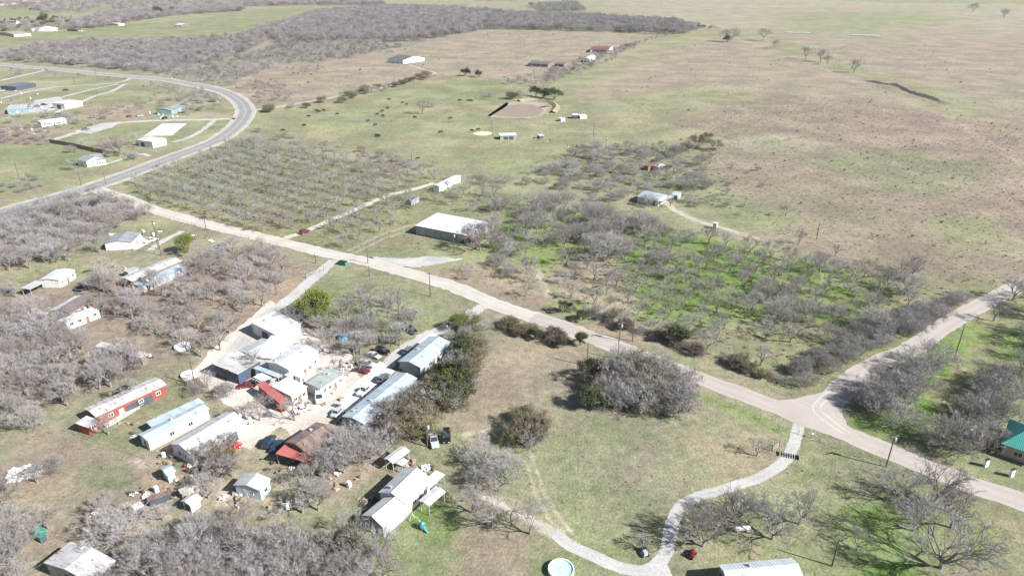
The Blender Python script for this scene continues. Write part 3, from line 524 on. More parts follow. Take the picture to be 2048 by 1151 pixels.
# ------------------------------------------------------------------ buildings
def addwing(root, A, B, C, he, rise, wall, roof, style='gable', oh=.35, wallmat2=None, opens=None, inv=None, name='wall', closed=True, z0=0):
    """a rectangular wing: A-B one long eave, C the corner across from A, all at eave height; local frame of root"""
    a = inv(G(*A, he)); b = inv(G(*B, he)); c = inv(G(*C, he))
    ux = (b-a).normalized(); uy = Vector((-ux.y, ux.x)); L = (b-a).length; Wd = (c-a).dot(uy)
    if Wd < 0: a = a+uy*Wd; Wd = -Wd
    o = a+ux*L/2+uy*Wd/2; Mx = Matrix.Translation((o.x, o.y, 0)) @ Matrix.Rotation(math.atan2(ux.y, ux.x), 4, 'Z')
    hl, hw = L/2, Wd/2
    def P(x, y, z): return tuple(Mx @ Vector((x, y, z)))
    iw, il = hw-oh*.8, hl-oh*.8; eps = .06
    parts = {}
    if closed:
        w = MB(); zt = he-.03
        if style == 'gable':
            pr = rise*iw/hw
            w.quad(P(-il,-iw,z0),P(il,-iw,z0),P(il,-iw,zt),P(-il,-iw,zt)); w.quad(P(il,iw,z0),P(-il,iw,z0),P(-il,iw,zt),P(il,iw,zt))
            for s in (-1, 1):
                q = [P(s*il,-iw,z0),P(s*il,iw,z0),P(s*il,iw,zt),P(s*il,0,zt+pr),P(s*il,-iw,zt)]
                w.quad(*(q if s > 0 else q[::-1]))
        elif style == 'shed':
            zb = he+rise*.92
            w.quad(P(-il,-iw,z0),P(il,-iw,z0),P(il,-iw,zt),P(-il,-iw,zt)); w.quad(P(il,iw,z0),P(-il,iw,z0),P(-il,iw,zb),P(il,iw,zb))
            w.quad(P(il,-iw,z0),P(il,iw,z0),P(il,iw,zb),P(il,-iw,zt)); w.quad(P(-il,iw,z0),P(-il,-iw,z0),P(-il,-iw,zt),P(-il,iw,zb))
        else:
            w.box(-il,il,-iw,iw,z0,zt,Mx)
        parts['wall'] = w.build('wall', wall, root)
    else:
        n = max(2, int(L/3.2)+1)
        for s in (-1, 1):
            for k in range(n):
                x = -il+2*il*k/(n-1); pz = MB(); pz.box(x-.07, x+.07, s*iw-.07, s*iw+.07, 0, he+(rise if style == 'shed' and s > 0 else 0)*.9, Mx); pz.build('post', M['steel'], root)
    r = MB(); th = .10
    def slab(p):   # four corners, extruded down
        b = len(r.v); r.v += [P(*q) for q in p]+[P(q[0], q[1], q[2]-th) for q in p]; n = len(p)
        r.f.append(tuple(b+i for i in range(n))); r.f.append(tuple(b+n+i for i in range(n))[::-1]); r.m += [r.cur, r.cur]
        for i in range(n):
            j = (i+1) % n; r.f.append((b+i, b+n+i, b+n+j, b+j)); r.m.append(r.cur)
    e = he+th
    if style == 'gable':
        slab([(-hl,-hw,e),(hl,-hw,e),(hl,0,e+rise),(-hl,0,e+rise)]); 
        if wallmat2: r.cur = 1
        slab([(hl,hw,e),(-hl,hw,e),(-hl,0,e+rise),(hl,0,e+rise)]); r.cur = 0
    elif style == 'shed': slab([(-hl,-hw,e),(hl,-hw,e),(hl,hw,e+rise),(-hl,hw,e+rise)])
    elif style == 'hip':
        k = max(.3, hl-hw); t = e+rise
        r.quad(P(-hl,-hw,e),P(hl,-hw,e),P(k,0,t),P(-k,0,t)); r.quad(P(hl,hw,e),P(-hl,hw,e),P(-k,0,t),P(k,0,t))
        r.quad(P(hl,-hw,e),P(hl,hw,e),P(k,0,t)); r.quad(P(-hl,hw,e),P(-hl,-hw,e),P(-k,0,t)); r.box(-hl,hl,-hw,hw,e-.12,e-.005,Mx)
    else: r.box(-hl,hl,-hw,hw,he,e,Mx)
    parts['roof'] = r.build('roof', [roof]+([wallmat2] if wallmat2 else []), root)
    if style == 'gable' and L > 5:
        rc = MB(); rc.box(-hl-.02, hl+.02, -.12, .12, e+rise-.02, e+rise+.05, Mx); rc.build('ridge_cap', roof, parts['roof'])
    # openings: (side, position -1..1, width, height, sill, kind)
    for (sd_, pos, w_, h_, sill, kd) in (opens or []):
        if not closed: break
        if sd_ in ('f', 'b'): yy = -iw if sd_ == 'f' else iw; xx = pos*(il-w_/2-.3); T = Mx @ Matrix.Translation((xx, yy, sill)) @ Matrix.Rotation(0 if sd_ == 'f' else math.pi, 4, 'Z')
        else: xx = -il if sd_ == 'l' else il; yy = pos*(iw-w_/2-.3); T = Mx @ Matrix.Translation((xx, yy, sill)) @ Matrix.Rotation(-math.pi/2 if sd_ == 'l' else math.pi/2, 4, 'Z')
        if kd == 'win':
            fr = MB(); t = .09; fr.box(-w_/2-t,w_/2+t,-.07,.02,-t,0,T); fr.box(-w_/2-t,w_/2+t,-.07,.02,h_,h_+t,T); fr.box(-w_/2-t,-w_/2,-.07,.02,0,h_,T); fr.box(w_/2,w_/2+t,-.07,.02,0,h_,T); fr.box(-.03,.03,-.06,.02,0,h_,T)
            fo = fr.build('window', M['trim'], root); pn = MB(); pn.box(-w_/2,w_/2,-.03,.02,0,h_,T); pn.build('pane', M['glass'], fo)
        elif kd == 'door':
            d = MB(); d.box(-w_/2,w_/2,-.05,.02,0,h_,T); do = d.build('door', M['doorw'] if wall is not M['w_white'] else M['door'], root)
            k = MB(); k.box(w_/2-.2,w_/2-.1,-.11,-.05,h_*.48,h_*.52,T); k.build('handle', M['chrome'], do)
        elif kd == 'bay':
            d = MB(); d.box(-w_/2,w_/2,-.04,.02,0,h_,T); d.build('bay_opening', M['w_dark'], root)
        elif kd == 'shutter':
            d = MB(); d.box(-w_/2,w_/2,-.05,.02,0,h_,T); d.build('roller_door', M['w_grey'], root)
    return Mx, hl, hw, e
def wins(n=3, sides='fb', door=True, w=1.0, h=1.0, sill=1.1):
    o = []
    for s in sides:
        for k in range(n):
            p = -.85+1.7*k/max(1, n-1) if n > 1 else 0
            if door and k == n//2: o.append((s, p, 1.0, 2.05, 0, 'door'))
            else: o.append((s, p, w, h, sill, 'win'))
    return o
def building(name, label, cat, A, B, C, he, rise, wall, roof, style='gable', opens=None, closed=True, lm=None, group=None, extra=None, wm2=None, oh=.35, vents=0):
    a = G(*A, he); b = G(*B, he); c = G(*C, he); ctr = (b+c)/2; rz = math.atan2((b-a).y, (b-a).x)
    root = empty(name, (ctr.x, ctr.y, 0), rz); tag(root, label, cat, group)
    Rm = Matrix.Rotation(-rz, 2)
    inv = lambda p: Rm @ (Vector(p[:2])-ctr)
    Mx, hl, hw, e = addwing(root, A, B, C, he, rise, M[wall], M[roof], style, oh, M[wm2] if wm2 else None, opens, inv, closed=closed)
    rr = random.Random(int(A[0]*7+A[1]))
    for k in range(vents):
        x = rr.uniform(-.8, .8)*hl; y = rr.choice((-1,1))*hw*rr.uniform(.25,.6); z = e+(rise*(1-abs(y)/hw) if style == 'gable' else rise*(y/hw+1)/2 if style == 'shed' else 0)
        v = MB(); 
        if k % 2: v.box(x-.3,x+.3,y-.3,y+.3,z-.1,z+.35,Mx)
        else:
            p = Mx @ Vector((x,y,z)); v.tube(p-Vector((0,0,.1)), p+Vector((0,0,.5)), .1, n=7)
        v.build('roof_vent', M['steel'], root)
    for ex in (extra or []): addwing(root, *ex[:4], ex[4], M[ex[5]], M[ex[6]], ex[7], .3, None, ex[8] if len(ex) > 8 else None, inv, closed=ex[9] if len(ex) > 9 else True)
    if lm: mark(lm, ctr.x, ctr.y)
    return root
W3 = wins(3); W4 = wins(4); W5 = wins(5); BAY = [('f',0,3.2,2.6,0,'bay'),('l',0,2.4,2.2,0,'bay')]
b_ = building
b_('farm_building','long low building with bright red walls and a pale dirty metal roof','building',(168,817),(310,754),(187,836),3.0,.5,'w_red','rf_whitedirty','gable',
   [('f',-.7,1,.9,1.2,'win'),('f',-.38,1.1,2.1,0,'door'),('f',-.05,3,2.1,0,'bay'),('f',.25,1,.9,1.2,'win'),('f',.45,4,2.2,0,'bay'),('f',.82,1,.9,1.2,'win')],lm='the red-walled long building',vents=3,
   extra=[((206,850),(318,783),(209,855),.5,.02,'w_white','rf_whitedirty','flat'), ((150,848),(174,833),(172,857),2.4,.3,'w_red','rf_whitedirty','shed',[('f',0,1,1,1,'win')])])
b_('long_shed','long white shed with a pale blue metal roof beside the red-walled building','shed',(276,869),(400,806),(296,881),3.0,.4,'w_white','rf_blue','gable',[('l',0,1,2,0,'door'),('f',-.3,1,1,1,'win'),('f',.4,1,1,1,'win')],lm='the pale blue roofed shed',vents=2)
b_('lean_to','blue-grey open lean-to behind the long white shed','shed',(292,845),(398,797),(304,853),2.4,.2,'w_grey','rf_blue','shed',None,closed=False)
b_('house','large white-roofed house with mauve gable end and side porch','house',(340,888),(450,824),(380,914),3.1,1.5,'w_white','rf_white','gable',
   [('f',-.9,1,1,1.1,'win'),('f',-.6,1,1,1.1,'win'),('f',-.2,1,2,0,'door'),('f',.1,1,1,1.1,'win'),('f',.6,3,2.4,0,'bay'),('l',-.4,1,1,1.1,'win'),('l',.4,1,1,1.1,'win')],lm='the big white-roofed house',vents=3,
   extra=[((432,901),(462,880),(437,907),2.5,.1,'w_white','rf_rust','shed',None,False)])
b_('garden_shed','small pale shed at the corner of the bare paddock fence','shed',(320,937),(339,928),(335,950),2.3,.5,'w_blue','rf_blue','gable',[('f',0,.9,1.9,0,'door')],lm='the small paddock shed')
b_('barn','barn with a rusty brown metal roof and dark open side','barn',(571,884),(632,844),(612,906),3.6,.9,'w_wood','rf_rust','gable',BAY,lm='the rusty-roofed barn',vents=2,wm2='rf_rust',
   extra=[((551,909),(571,890),(612,943),2.7,.3,'w_wood','rf_red','shed',None,False), ((636,872),(660,857),(668,890),3.0,.2,'w_wood','rf_grey','shed',None,False)])
b_('cottage','small grey-blue cottage with a white roof striped by rust','cottage',(466,970),(489,946),(514,989),2.7,.8,'w_blue','rf_grey','gable',[('l',-.3,.9,.9,1,'win'),('l',.3,.9,2,0,'door'),('f',0,1,.9,1,'win')],lm='the rust-striped cottage',wm2=None)
b_('workshop','white flat-roofed workshop wing at the top of the central white compound','workshop',(500,644),(553,671),(531,614),4,.25,'w_white','rf_white','shed',[('f',0,3,2.8,0,'bay'),('f',.7,1,1,1.5,'win')],lm='the upper white workshop',vents=2)
b_('workshop','grey metal-roofed workshop in the middle of the white compound','workshop',(474,702),(524,676),(507,719),3.3,.6,'w_white','rf_grey','gable',W3,lm='the grey compound workshop')
b_('workshop','white roof with orange-brown patches between the compound workshops','workshop',(509,716),(543,672),(535,730),3.6,.3,'w_white','rf_patch','shed',W3)
b_('workshop','largest white-roofed workshop with a stained ridge in the compound','workshop',(533,724),(594,688),(564,748),4.2,.7,'w_white','rf_white','gable',W4,lm='the largest compound workshop',vents=4)
b_('annex','low white annex along the right side of the largest compound workshop','annex',(568,750),(617,718),(576,757),2.7,.1,'w_white','rf_white','flat',W4)
b_('workshop','white-roofed workshop with a dark navy end wall facing the yard','workshop',(423,730),(471,703),(464,755),3.4,.5,'w_navy','rf_whitedirty','shed',[('l',-.5,2.6,2.4,0,'bay'),('l',.5,2.6,2.4,0,'bay'),('f',.2,3,2.5,0,'bay')],lm='the navy-walled workshop',vents=2)
b_('walkway_roof','narrow pale teal walkway roof linking the compound workshops','canopy',(516,731),(566,750),(510,738),3.0,.05,'w_grey','rf_blue','flat',None,closed=False)
b_('canopy','small square white canopy beside the parked maroon car','canopy',(506,754),(523,745),(525,764),2.9,.1,'w_white','rf_white','flat',None,closed=False,lm='the small white canopy')
b_('storage_container','red storage shed with a red roof and small white windows','shed',(513,769),(558,806),(529,763),3.0,.3,'w_red','rf_red','shed',[('f',-.6,.8,.7,1.3,'win'),('f',-.1,.8,.7,1.3,'win'),('f',.4,.8,.7,1.3,'win')],lm='the red shed')
b_('workshop','white corrugated workshop directly behind the red shed','workshop',(543,775),(576,756),(574,798),3.2,.4,'w_white','rf_white','shed',W3)
b_('shed','tiny white flat shed at the corner of the compound annex','shed',(586,750),(600,742),(598,757),2.5,.1,'w_white','rf_white','flat',[('f',0,.8,1.8,0,'door')])
b_('mobile_home','mobile home with a flat grey-green roof and white wall','mobile home',(611,765),(660,735),(632,783),3.0,.15,'w_white','rf_green','flat',W4,lm='the grey-green roofed home',vents=2)
b_('mobile_home','pale blue gabled mobile home at the end of the tree-lined row','mobile home',(796,723),(858,673),(838,738),3.0,.9,'w_grey','rf_blue','gable',W5,lm='the upper pale blue home',vents=3)
b_('mobile_home','long narrow mobile home with a streaked blue-grey roof beside the carport lane','mobile home',(683,833),(794,744),(724,851),3.0,.7,'w_grey','rf_blue','gable',W5,lm='the long streaked mobile home',vents=4)
b_('house','white metal-roofed house with two stepped wings and a side deck','house',(756,985),(809,935),(816,1004),3.3,1.5,'w_white','rf_white','gable',[('f',-.4,1,1,1.1,'win'),('f',.2,1,2,0,'door'),('f',.7,1,1,1.1,'win'),('l',-.5,1,1,1.1,'win'),('b',-.5,1,1,1.1,'win'),('b',.5,1,1,1.1,'win')],lm='the stepped white house',vents=3,
   extra=[((724,1030),(777,987),(770,1050),2.9,1.2,'w_grey','rf_white','gable',[('l',-.4,1,1,1.1,'win'),('l',.4,1,1,1.1,'win')]), ((842,966),(872,940),(857,978),2.4,.1,'w_white','rf_white','flat',None,False)])
b_('carport','white-roofed carport above the stepped white house','carport',(767,917),(802,892),(784,928),2.7,.4,'w_white','rf_white','gable',None,closed=False,lm='the white carport')
b_('canopy','low white awning between the carport and the stepped house','canopy',(792,926),(806,915),(801,934),2.2,.1,'w_white','rf_white','flat',None,closed=False)
b_('carport','narrow white open shelter on the right side of the stepped house','carport',(837,1001),(871,972),(856,1014),2.7,.3,'w_white','rf_white','gable',None,closed=False)
b_('metal_building','ribbed silver metal building cut by the bottom edge','metal building',(1436,1129),(1583,1115),(1466,1168),3.6,.8,'w_tin','rf_rib','gable',[('l',0,3.4,2.8,0,'bay')],lm='the ribbed metal building',vents=2)
b_('warehouse','large flat white-roofed warehouse with striped tin wall inside the orchard','warehouse',(829,451),(937,472),(871,427),3.9,.5,'w_tin','rf_white','shed',
   [('r',-.3,4,2.6,0,'bay'),('r',.6,3,2.6,0,'bay'),('f',.85,2,2.2,0,'bay')],lm='the striped tin warehouse',vents=3,
   extra=[((938,474),(946,475),(972,450),3.5,.1,'w_brick','rf_patch','flat',[('r',-.4,3,2,0.2,'bay'),('r',.3,4,2,0.2,'bay')])])
b_('mobile_home','white mobile home at the end of the orchard track','mobile home',(866,371),(910,350),(876,374),3.0,.3,'w_white','rf_white','gable',W4,lm='the orchard mobile home')
b_('trailer_home','short dark box trailer among the orchard trees','trailer',(811,399),(828,391),(818,403),2.6,.1,'w_grey','rf_navy','flat',[('f',0,1,1,1,'win')],lm='the dark orchard trailer')
b_('house','pale metal-roofed house with a white porch end at the pasture edge','house',(1274,393),(1317,401),(1282,380),3.0,.8,'w_white','rf_blue','gable',[('f',.7,2,2.2,0,'bay'),('f',-.5,1,1,1,'win'),('f',.1,1,1,1,'win')],lm='the pasture-edge house',vents=1,
   extra=[((1318,402),(1328,404),(1326,388),2.6,.1,'w_white','rf_blue','flat',None,False)])
b_('shed','small grey shed right of the pasture-edge house','shed',(1342,390),(1356,392),(1346,382),2.6,.5,'w_tin','rf_grey','gable',[('f',0,2,2,0,'bay')],lm='the small grey pasture shed')
b_('shed','collapsed rusty red shed in the brush','shed',(1287,332),(1303,327),(1291,336),2.2,.5,'w_wood','rf_redfar','gable',[('f',0,2,1.8,0,'bay')],lm='the rusty red shed')
b_('shed','white-topped shed beside the rusty red shed','shed',(1304,332),(1318,328),(1311,337),2.2,.4,'w_wood','rf_white','gable',[('f',0,2,1.8,0,'bay')])
b_('box_trailer','lone small white box trailer beside the dirt lane','trailer',(1425,446),(1434,448),(1427,443),2.4,.1,'w_grey','rf_white','flat',[('f',0,.8,1.8,0,'door')],lm='the lone box trailer')
b_('cattle_shed','low white cattle shed near the hay pile in the cow pasture','shed',(1000,272),(1034,271),(1004,267),2.6,.3,'w_tin','rf_white','shed',[('f',-.5,3,2,0,'bay'),('f',.5,3,2,0,'bay')],lm='the cattle shed')
b_('shed','tiny white-topped shed right of the cattle shed','shed',(1079,272),(1089,271),(1081,269),2.2,.2,'w_wood','rf_white','shed',[('f',0,2,1.7,0,'bay')],lm='the tiny pasture shed')
b_('shed','white-roofed shed tucked behind brush beyond the pond dam','shed',(1145,231),(1157,231),(1147,228),2.6,.3,'w_dark','rf_white','shed',None,lm='the shed beyond the pond')
b_('shed','low white shed on the right of the brush beyond the pond dam','shed',(1160,232),(1175,231),(1162,229),2.2,.2,'w_white','rf_white','shed',None)
b_('shed','small pale shed nearest the pond behind a bush','shed',(1122,238),(1131,237),(1124,235),2.0,.2,'w_white','rf_white','shed',None)
b_('barn','long white barn with a red roof and dark open front far off','barn',(1180,98),(1218,99),(1185,92),4.5,1.4,'w_white','rf_redfar','gable',[('f',-.66,9,3.6,0,'bay'),('f',0,9,3.6,0,'bay'),('f',.66,9,3.6,0,'bay')],lm='the red-roofed barn')
b_('barn','bright white barn with a dark doorway below the red-roofed barn','barn',(1166,118),(1178,112),(1177,120),4,1.5,'w_white','rf_white','gable',[('l',0,6,3,0,'bay')],lm='the bright white barn')
b_('house','dark low farmhouse among trees left of the bright white barn','house',(1056,127),(1096,129),(1061,122),3.2,1.3,'w_wood','sh_dark','gable',W4,lm='the dark farmhouse')
b_('shed','brown shed between the dark farmhouse and the white barn','shed',(1109,128),(1128,129),(1112,124),3,1,'w_wood','sh_brown','gable',[('f',.5,3,2,0,'bay')])
b_('farmhouse','farmhouse with a steep dark roof and white gable at the wood edge','house',(775,118),(806,121),(783,109),4.0,3.2,'w_white','sh_dark','gable',W4,lm='the steep-roofed farmhouse')
b_('shed','long navy-roofed shed on the far left lot','shed',(31,174),(72,166),(17,170),3.6,.6,'w_dark','rf_navy','shed',[('f',0,5,2.6,0,'bay')],lm='the navy-roofed shed')
b_('house','teal-walled house at the left edge','house',(13,220),(53,217),(17,210),3.4,.7,'w_teal','rf_grey','gable',[('f',-.5,1.1,1.2,1,'win'),('f',0,1.1,2.1,0,'door'),('f',.6,1.1,1.2,1,'win')],lm='the teal-walled house')
b_('workshop','big white metal workshop beside the teal-walled house','workshop',(103,206),(128,208),(109,197),4.2,.7,'w_white','rf_white','gable',[('l',0,4,3,0,'bay'),('f',0,4,3,0,'bay')],lm='the big white workshop')
b_('mobile_home','long white mobile home below the teal-walled house','mobile home',(81,245),(133,238),(78,241),3.2,.3,'w_white','rf_white','gable',W5,lm='the left-lot mobile home')
b_('house','house with a pale teal gable end and grey roof inside the highway bend','house',(342,221),(370,212),(315,219),3.2,1.1,'w_teal','sh_grey','gable',[('l',0,1.2,1.2,1.1,'win'),('f',0,1,1,1.1,'win'),('f',.5,4,2.4,0,'shutter')],lm='the teal-gabled house')
b_('house','white raised house with a shaded porch beside the concrete pad','house',(273,280),(304,284),(286,271),3.8,.7,'w_white','rf_white','gable',[('f',-.5,3,2.6,0,'bay'),('r',-.4,1,1.2,1,'win'),('r',.4,1,1.2,1,'win')],lm='the raised white house',
   extra=[((305,285),(313,284),(322,276),3.0,.1,'w_white','rf_white','flat',None,False)])
b_('house','white cottage with two gables and a grey roof near the highway','house',(152,320),(172,324),(161,306),3.2,1.8,'w_white','sh_grey','gable',[('r',0,1,1,1,'win'),('f',0,1,1,1,'win')],lm='the two-gabled cottage',
   extra=[((185,322),(211,318),(180,309),3.1,1.6,'w_white','sh_grey','gable',[('f',-.5,1,1,1,'win'),('f',.1,1,1,1,'win'),('f',.7,1,1,1,'win')])])
b_('house','bright white-roofed house near the left edge above the trampoline','house',(78,560),(112,539),(102,571),2.9,.5,'w_white','rf_white','gable',W3,lm='the bright white house',vents=1)
b_('carport','grey metal carport attached left of the bright white house','carport',(41,577),(72,562),(52,583),2.5,.2,'w_grey','rf_grey','shed',None,closed=False,lm='the grey metal carport')
b_('mobile_home','long patched mobile home with teal-white roof and several additions','mobile home',(238,556),(340,515),(264,563),3.1,.5,'w_wood','rf_whitedirty','gable',W5,lm='the long patched home',vents=3,
   extra=[((266,569),(354,531),(280,576),2.3,.2,'w_grey','rf_blue','shed',W4), ((245,541),(268,533),(252,546),2.2,.1,'w_grey','rf_grey','flat',None)])
b_('house','grey-roofed house with white wall next to the round green tree','house',(207,487),(228,468),(250,498),3.0,.8,'w_white','sh_grey','gable',W3,lm='the grey-roofed yard house')
b_('house','house with half white half dark roof and a long white deck','house',(97,622),(148,593),(126,633),3.1,1.0,'w_wood','sh_brown','gable',W4,lm='the half dark roofed house',wm2='rf_white',
   extra=[((116,640),(184,614),(124,650),2.4,.1,'w_white','rf_white','flat',W4)])
b_('shed','broken long shed with a sagging whitish roof under bare trees','shed',(190,692),(282,716),(199,684),2.6,.4,'w_wood','rf_whitedirty','shed',[('f',-.6,3,2,0,'bay'),('f',0,3,2,0,'bay'),('f',.6,3,2,0,'bay')],lm='the sagging long shed')
b_('barn','large grey metal-roofed barn in the bottom left corner','barn',(86,1125),(141,1083),(178,1166),3.2,.8,'w_tin','rf_whitedirty','gable',BAY,lm='the bottom left barn',vents=2)
b_('animal_hut','dark green metal hut in the dirt at lower left','hut',(62,1063),(81,1052),(74,1075),2.0,.2,'greenp','greenp','shed',[('f',0,1,1.5,0,'bay')],lm='the dark green hut')
b_('coop','small white-topped coop by the lower left wire fence','coop',(262,1013),(281,1003),(268,1021),1.7,.2,'w_wood','rf_white','shed',[('f',0,1,1,.1,'bay')],lm='the small white coop')
b_('coop','dark wire cage shed between the small coop and the rust-striped cottage','coop',(293,994),(342,977),(300,1001),1.8,.1,'w_dark','rf_rust','flat',None,lm='the dark cage shed')
b_('shed','long pinkish box shed at the end of the cages','shed',(356,979),(396,962),(362,986),1.9,.1,'w_tan','rf_patch','flat',[('f',0,1,1.5,0,'door')])
b_('shed','white lean shed with a dark opening below the pinkish box shed','shed',(361,1002),(384,985),(378,1012),2.2,.5,'w_white','rf_white','gable',[('l',0,1.6,1.6,0,'bay')])
b_('house','house with a teal hipped metal roof at the right edge','house',(2002,887),(2100,921),(2022,838),3.1,3.0,'w_tan','rf_teal','hip',[('f',-.35,1.6,1.2,1,'win'),('f',.3,1.1,2.1,0,'door'),('l',0,1.2,1.2,1,'win')],lm='the teal-roofed house',oh=.7)
b_('shed','small teal-roofed shed hidden in the bare trees at right','shed',(1950,861),(1964,853),(1960,870),2.4,.5,'w_tan','rf_teal','gable',[('f',0,.9,1.9,0,'door')],lm='the small teal-roofed shed')
b_('shed','second small teal-roofed shed left of the first among trees','shed',(1934,857),(1945,850),(1941,863),2.2,.4,'w_tan','rf_teal','gable',None)
for (A,B,C,h,r,w,rf,lb) in [((0,9),(16,8),(1,6),4,2,'w_white','sh_grey','farthest left white house along the top edge'),((20,6),(34,5),(22,3),4,2,'w_cream','sh_dark','dark-roofed house second along the top edge'),
   ((62,3),(80,2),(64,1),4,2,'w_white','rf_white','white-roofed house third along the top edge'),((100,57),(115,55),(102,52),5,2,'w_white','rf_white','white house on the pale lot above the wood'),
   ((27,69),(62,67),(30,62),4,1.6,'w_cream','sh_pink','long pinkish-roofed house on the far left'),((236,48),(249,47),(237,45),3.5,1,'w_cream','rf_white','small white-roofed shed at the foot of the far wood'),
   ((155,60),(170,59),(156,57),3,1,'w_wood','sh_dark','dark shed at the foot of the far wood'),((348,50),(362,50),(350,47),3.5,1.2,'w_wood','rf_white','lone white-roofed shelter in the far green field'),
   ((82,17),(96,16),(84,15),4,1.5,'w_dark','sh_dark','lone dark house in the far top left field'),((20,44),(40,43),(22,41),4,1.5,'w_white','sh_grey','pale house beside the far dark evergreen')]:
    b_('house' if 'house' in lb else 'shed', lb, 'house' if 'house' in lb else 'shed', A,B,C,h,r,w,rf,'gable',wins(3,'f'),lm='the '+lb.split(' along')[0] if 'lone' in lb else None)
mark('the farm pond', *G(1045,220)); mark('the road junction', *G(1630,825)); mark('the highway bend', *G(490,222)); mark('the gravel drive bend', *G(1350,1030))
mark('the orchard track entrance', *G(600,466)); mark('the white gravel apron', *G(820,520)); mark('the cattle guard gate', *G(1577,910)); mark('the top right fence corner', *G(1990,590))
mark('the left orchard corner', *G(215,372)); mark('the upper orchard corner', *G(495,268)); mark('the orchard centre', *G(430,350)); mark('the green orchard centre', *G(1420,560))
mark('the green orchard lower corner', *G(1590,780)); mark('the brushy round thicket', *G(1270,780)); mark('the bare paddock', *G(150,920)); mark('the creek gully', *G(1790,180))
mark('the roadside evergreen clump', *G(1060,665)); mark('the bottom right corner', *G(2040,1150)); mark('the bottom left corner', *G(10,1150)); mark('the lower left road bend', *G(420,452))
mark('the side road', *G(1850,680)); mark('the blue tarp heap', *G(697,672)); mark('the bottom edge middle', *G(640,1140)); mark('the green orchard left end', *G(1090,470)); mark('the green orchard upper edge', *G(1650,535))

# ------------------------------------------------------------------ vehicles
def vehicle(kind, col, px, py, hx, hy, label, group=None, cat='car'):
    """centre pixel and a pixel the nose points at"""
    c = G(px, py, .7); h = G(hx, hy, .7); rz = math.atan2((h-c).y, (h-c).x)
    root = empty({'pickup': 'pickup_truck', 'van': 'van', 'suv': 'parked_car', 'sedan': 'parked_car'}[kind], (c.x, c.y, .03), rz); tag(root, label, cat, group)
    P = CARCOL[col]
    L, Wd, hb, hr = {'sedan': (4.7,1.8,.95,1.42), 'suv': (4.8,1.92,1.1,1.78), 'pickup': (5.6,1.95,1.1,1.85), 'van': (5.3,2.0,1.2,2.1)}[kind]
    def sec(x, w, z0, z1, r=.12): return [(x,-w+r,z0),(x,-w,z0+r),(x,-w,z1-r),(x,-w+r,z1),(x,w-r,z1),(x,w,z1-r),(x,w,z0+r),(x,w-r,z0)]
    hw = Wd/2; b = MB()
    prof = [(-L/2,.86,.42,hb*.86),(-L/2+.12,.96,.32,hb*.97),(-L*.3,1,.28,hb),(0,1,.28,hb),(L*.2,1,.28,hb*.97),(L*.36,.98,.28,hb*.86),(L/2-.15,.93,.32,hb*.74),(L/2,.82,.42,hb*.62)]
    if kind == 'van': prof = [(x,w,z0,hb if x < L*.3 else hb*.85) for x, w, z0, z1 in prof]
    if kind != 'pickup': b.loft([sec(x, hw*w, z0, z1) for x, w, z0, z1 in prof])
    else:
        b.loft([sec(x, hw*w, z0, z1) for x, w, z0, z1 in prof if x >= -.3 or False]+[])
        b.box(-L/2,-.3,-hw*.97,hw*.97,.45,.62); b.box(-L/2,-.3,-hw*.97,-hw*.9,.62,hb); b.box(-L/2,-.3,hw*.9,hw*.97,.62,hb); b.box(-L/2-.02,-L/2+.06,-hw*.9,hw*.9,.5,hb)
    b.build('body', P, root, False)
    x0, x1 = {'sedan': (-1.35,1.05), 'suv': (-2.15,1.1), 'pickup': (-.75,1.15), 'van': (-2.5,1.55)}[kind]
    cb = MB(); i0, i1 = {'sedan': (.55,.75), 'suv': (.2,.7), 'pickup': (.12,.7), 'van': (.1,.7)}[kind]
    def csec(x, w, z): return [(x,-w,z),(x,w,z)]
    lo = [(x0,-hw*.94,hb-.04),(x1,-hw*.92,hb-.06),(x1,hw*.92,hb-.06),(x0,hw*.94,hb-.04)]; hi = [(x0+i0,-hw*.76,hr-.05),(x1-i1,-hw*.76,hr-.05),(x1-i1,hw*.76,hr-.05),(x0+i0,hw*.76,hr-.05)]
    for i in range(4): cb.quad(lo[i], lo[(i+1) % 4], hi[(i+1) % 4], hi[i])
    cb.build('windows', M['glass'], root)
    rf = MB(); rf.box(x0+i0-.03,x1-i1+.03,-hw*.78,hw*.78,hr-.055,hr,None,.04); 
    for (a, c2) in zip(lo, hi): rf.tube(a, c2, .05, n=4)
    mid = (x0+x1)/2
    for s in (-1, 1): rf.tube((mid,s*hw*.94,hb-.05),(mid,s*hw*.77,hr-.04),.05,n=4)
    rf.build('roof', P, root)
    for fx in (-L*.31, L*.31):
        for s in (-1, 1):
            w = MB(); w.tube((fx,s*(hw-.2),.34),(fx,s*(hw+.015),.34),.34,n=14); wo = w.build('wheel', M['black'], root)
            r = MB(); r.tube((fx,s*(hw+.012),.34),(fx,s*(hw+.03),.34),.19,n=10); r.build('rim', M['chrome'], wo)
    for s in (-1, 1):
        l = MB(); l.box(L/2-.14,L/2+.01,s*hw*.58-.16,s*hw*.58+.16,hb*.5,hb*.62); l.build('headlight', M['trim'], root)
        t = MB(); t.box(-L/2-.03,-L/2+.05,s*hw*.78-.1,s*hw*.78+.1,hb*.6,hb*.82); t.build('tail_light', CARCOL['red'], root)
    return root
vehicle('pickup','red',461,897,478,885,'bright red pickup truck beside the big white-roofed house',cat='pickup truck')
vehicle('pickup','teal',420,931,436,920,'dark teal pickup truck below the bright red pickup',cat='pickup truck')
vehicle('suv','navy',538,882,546,870,'dark blue car nearer the bright red pickup by the bare tree')
vehicle('sedan','navy',553,890,562,878,'small dark blue car parked against the rusty-roofed barn')
p = vehicle('pickup','silver',867,879,871,893,'silver pickup truck with a loaded bed parked on the grass',cat='pickup truck'); mark('the silver pickup', p.location.x, p.location.y)
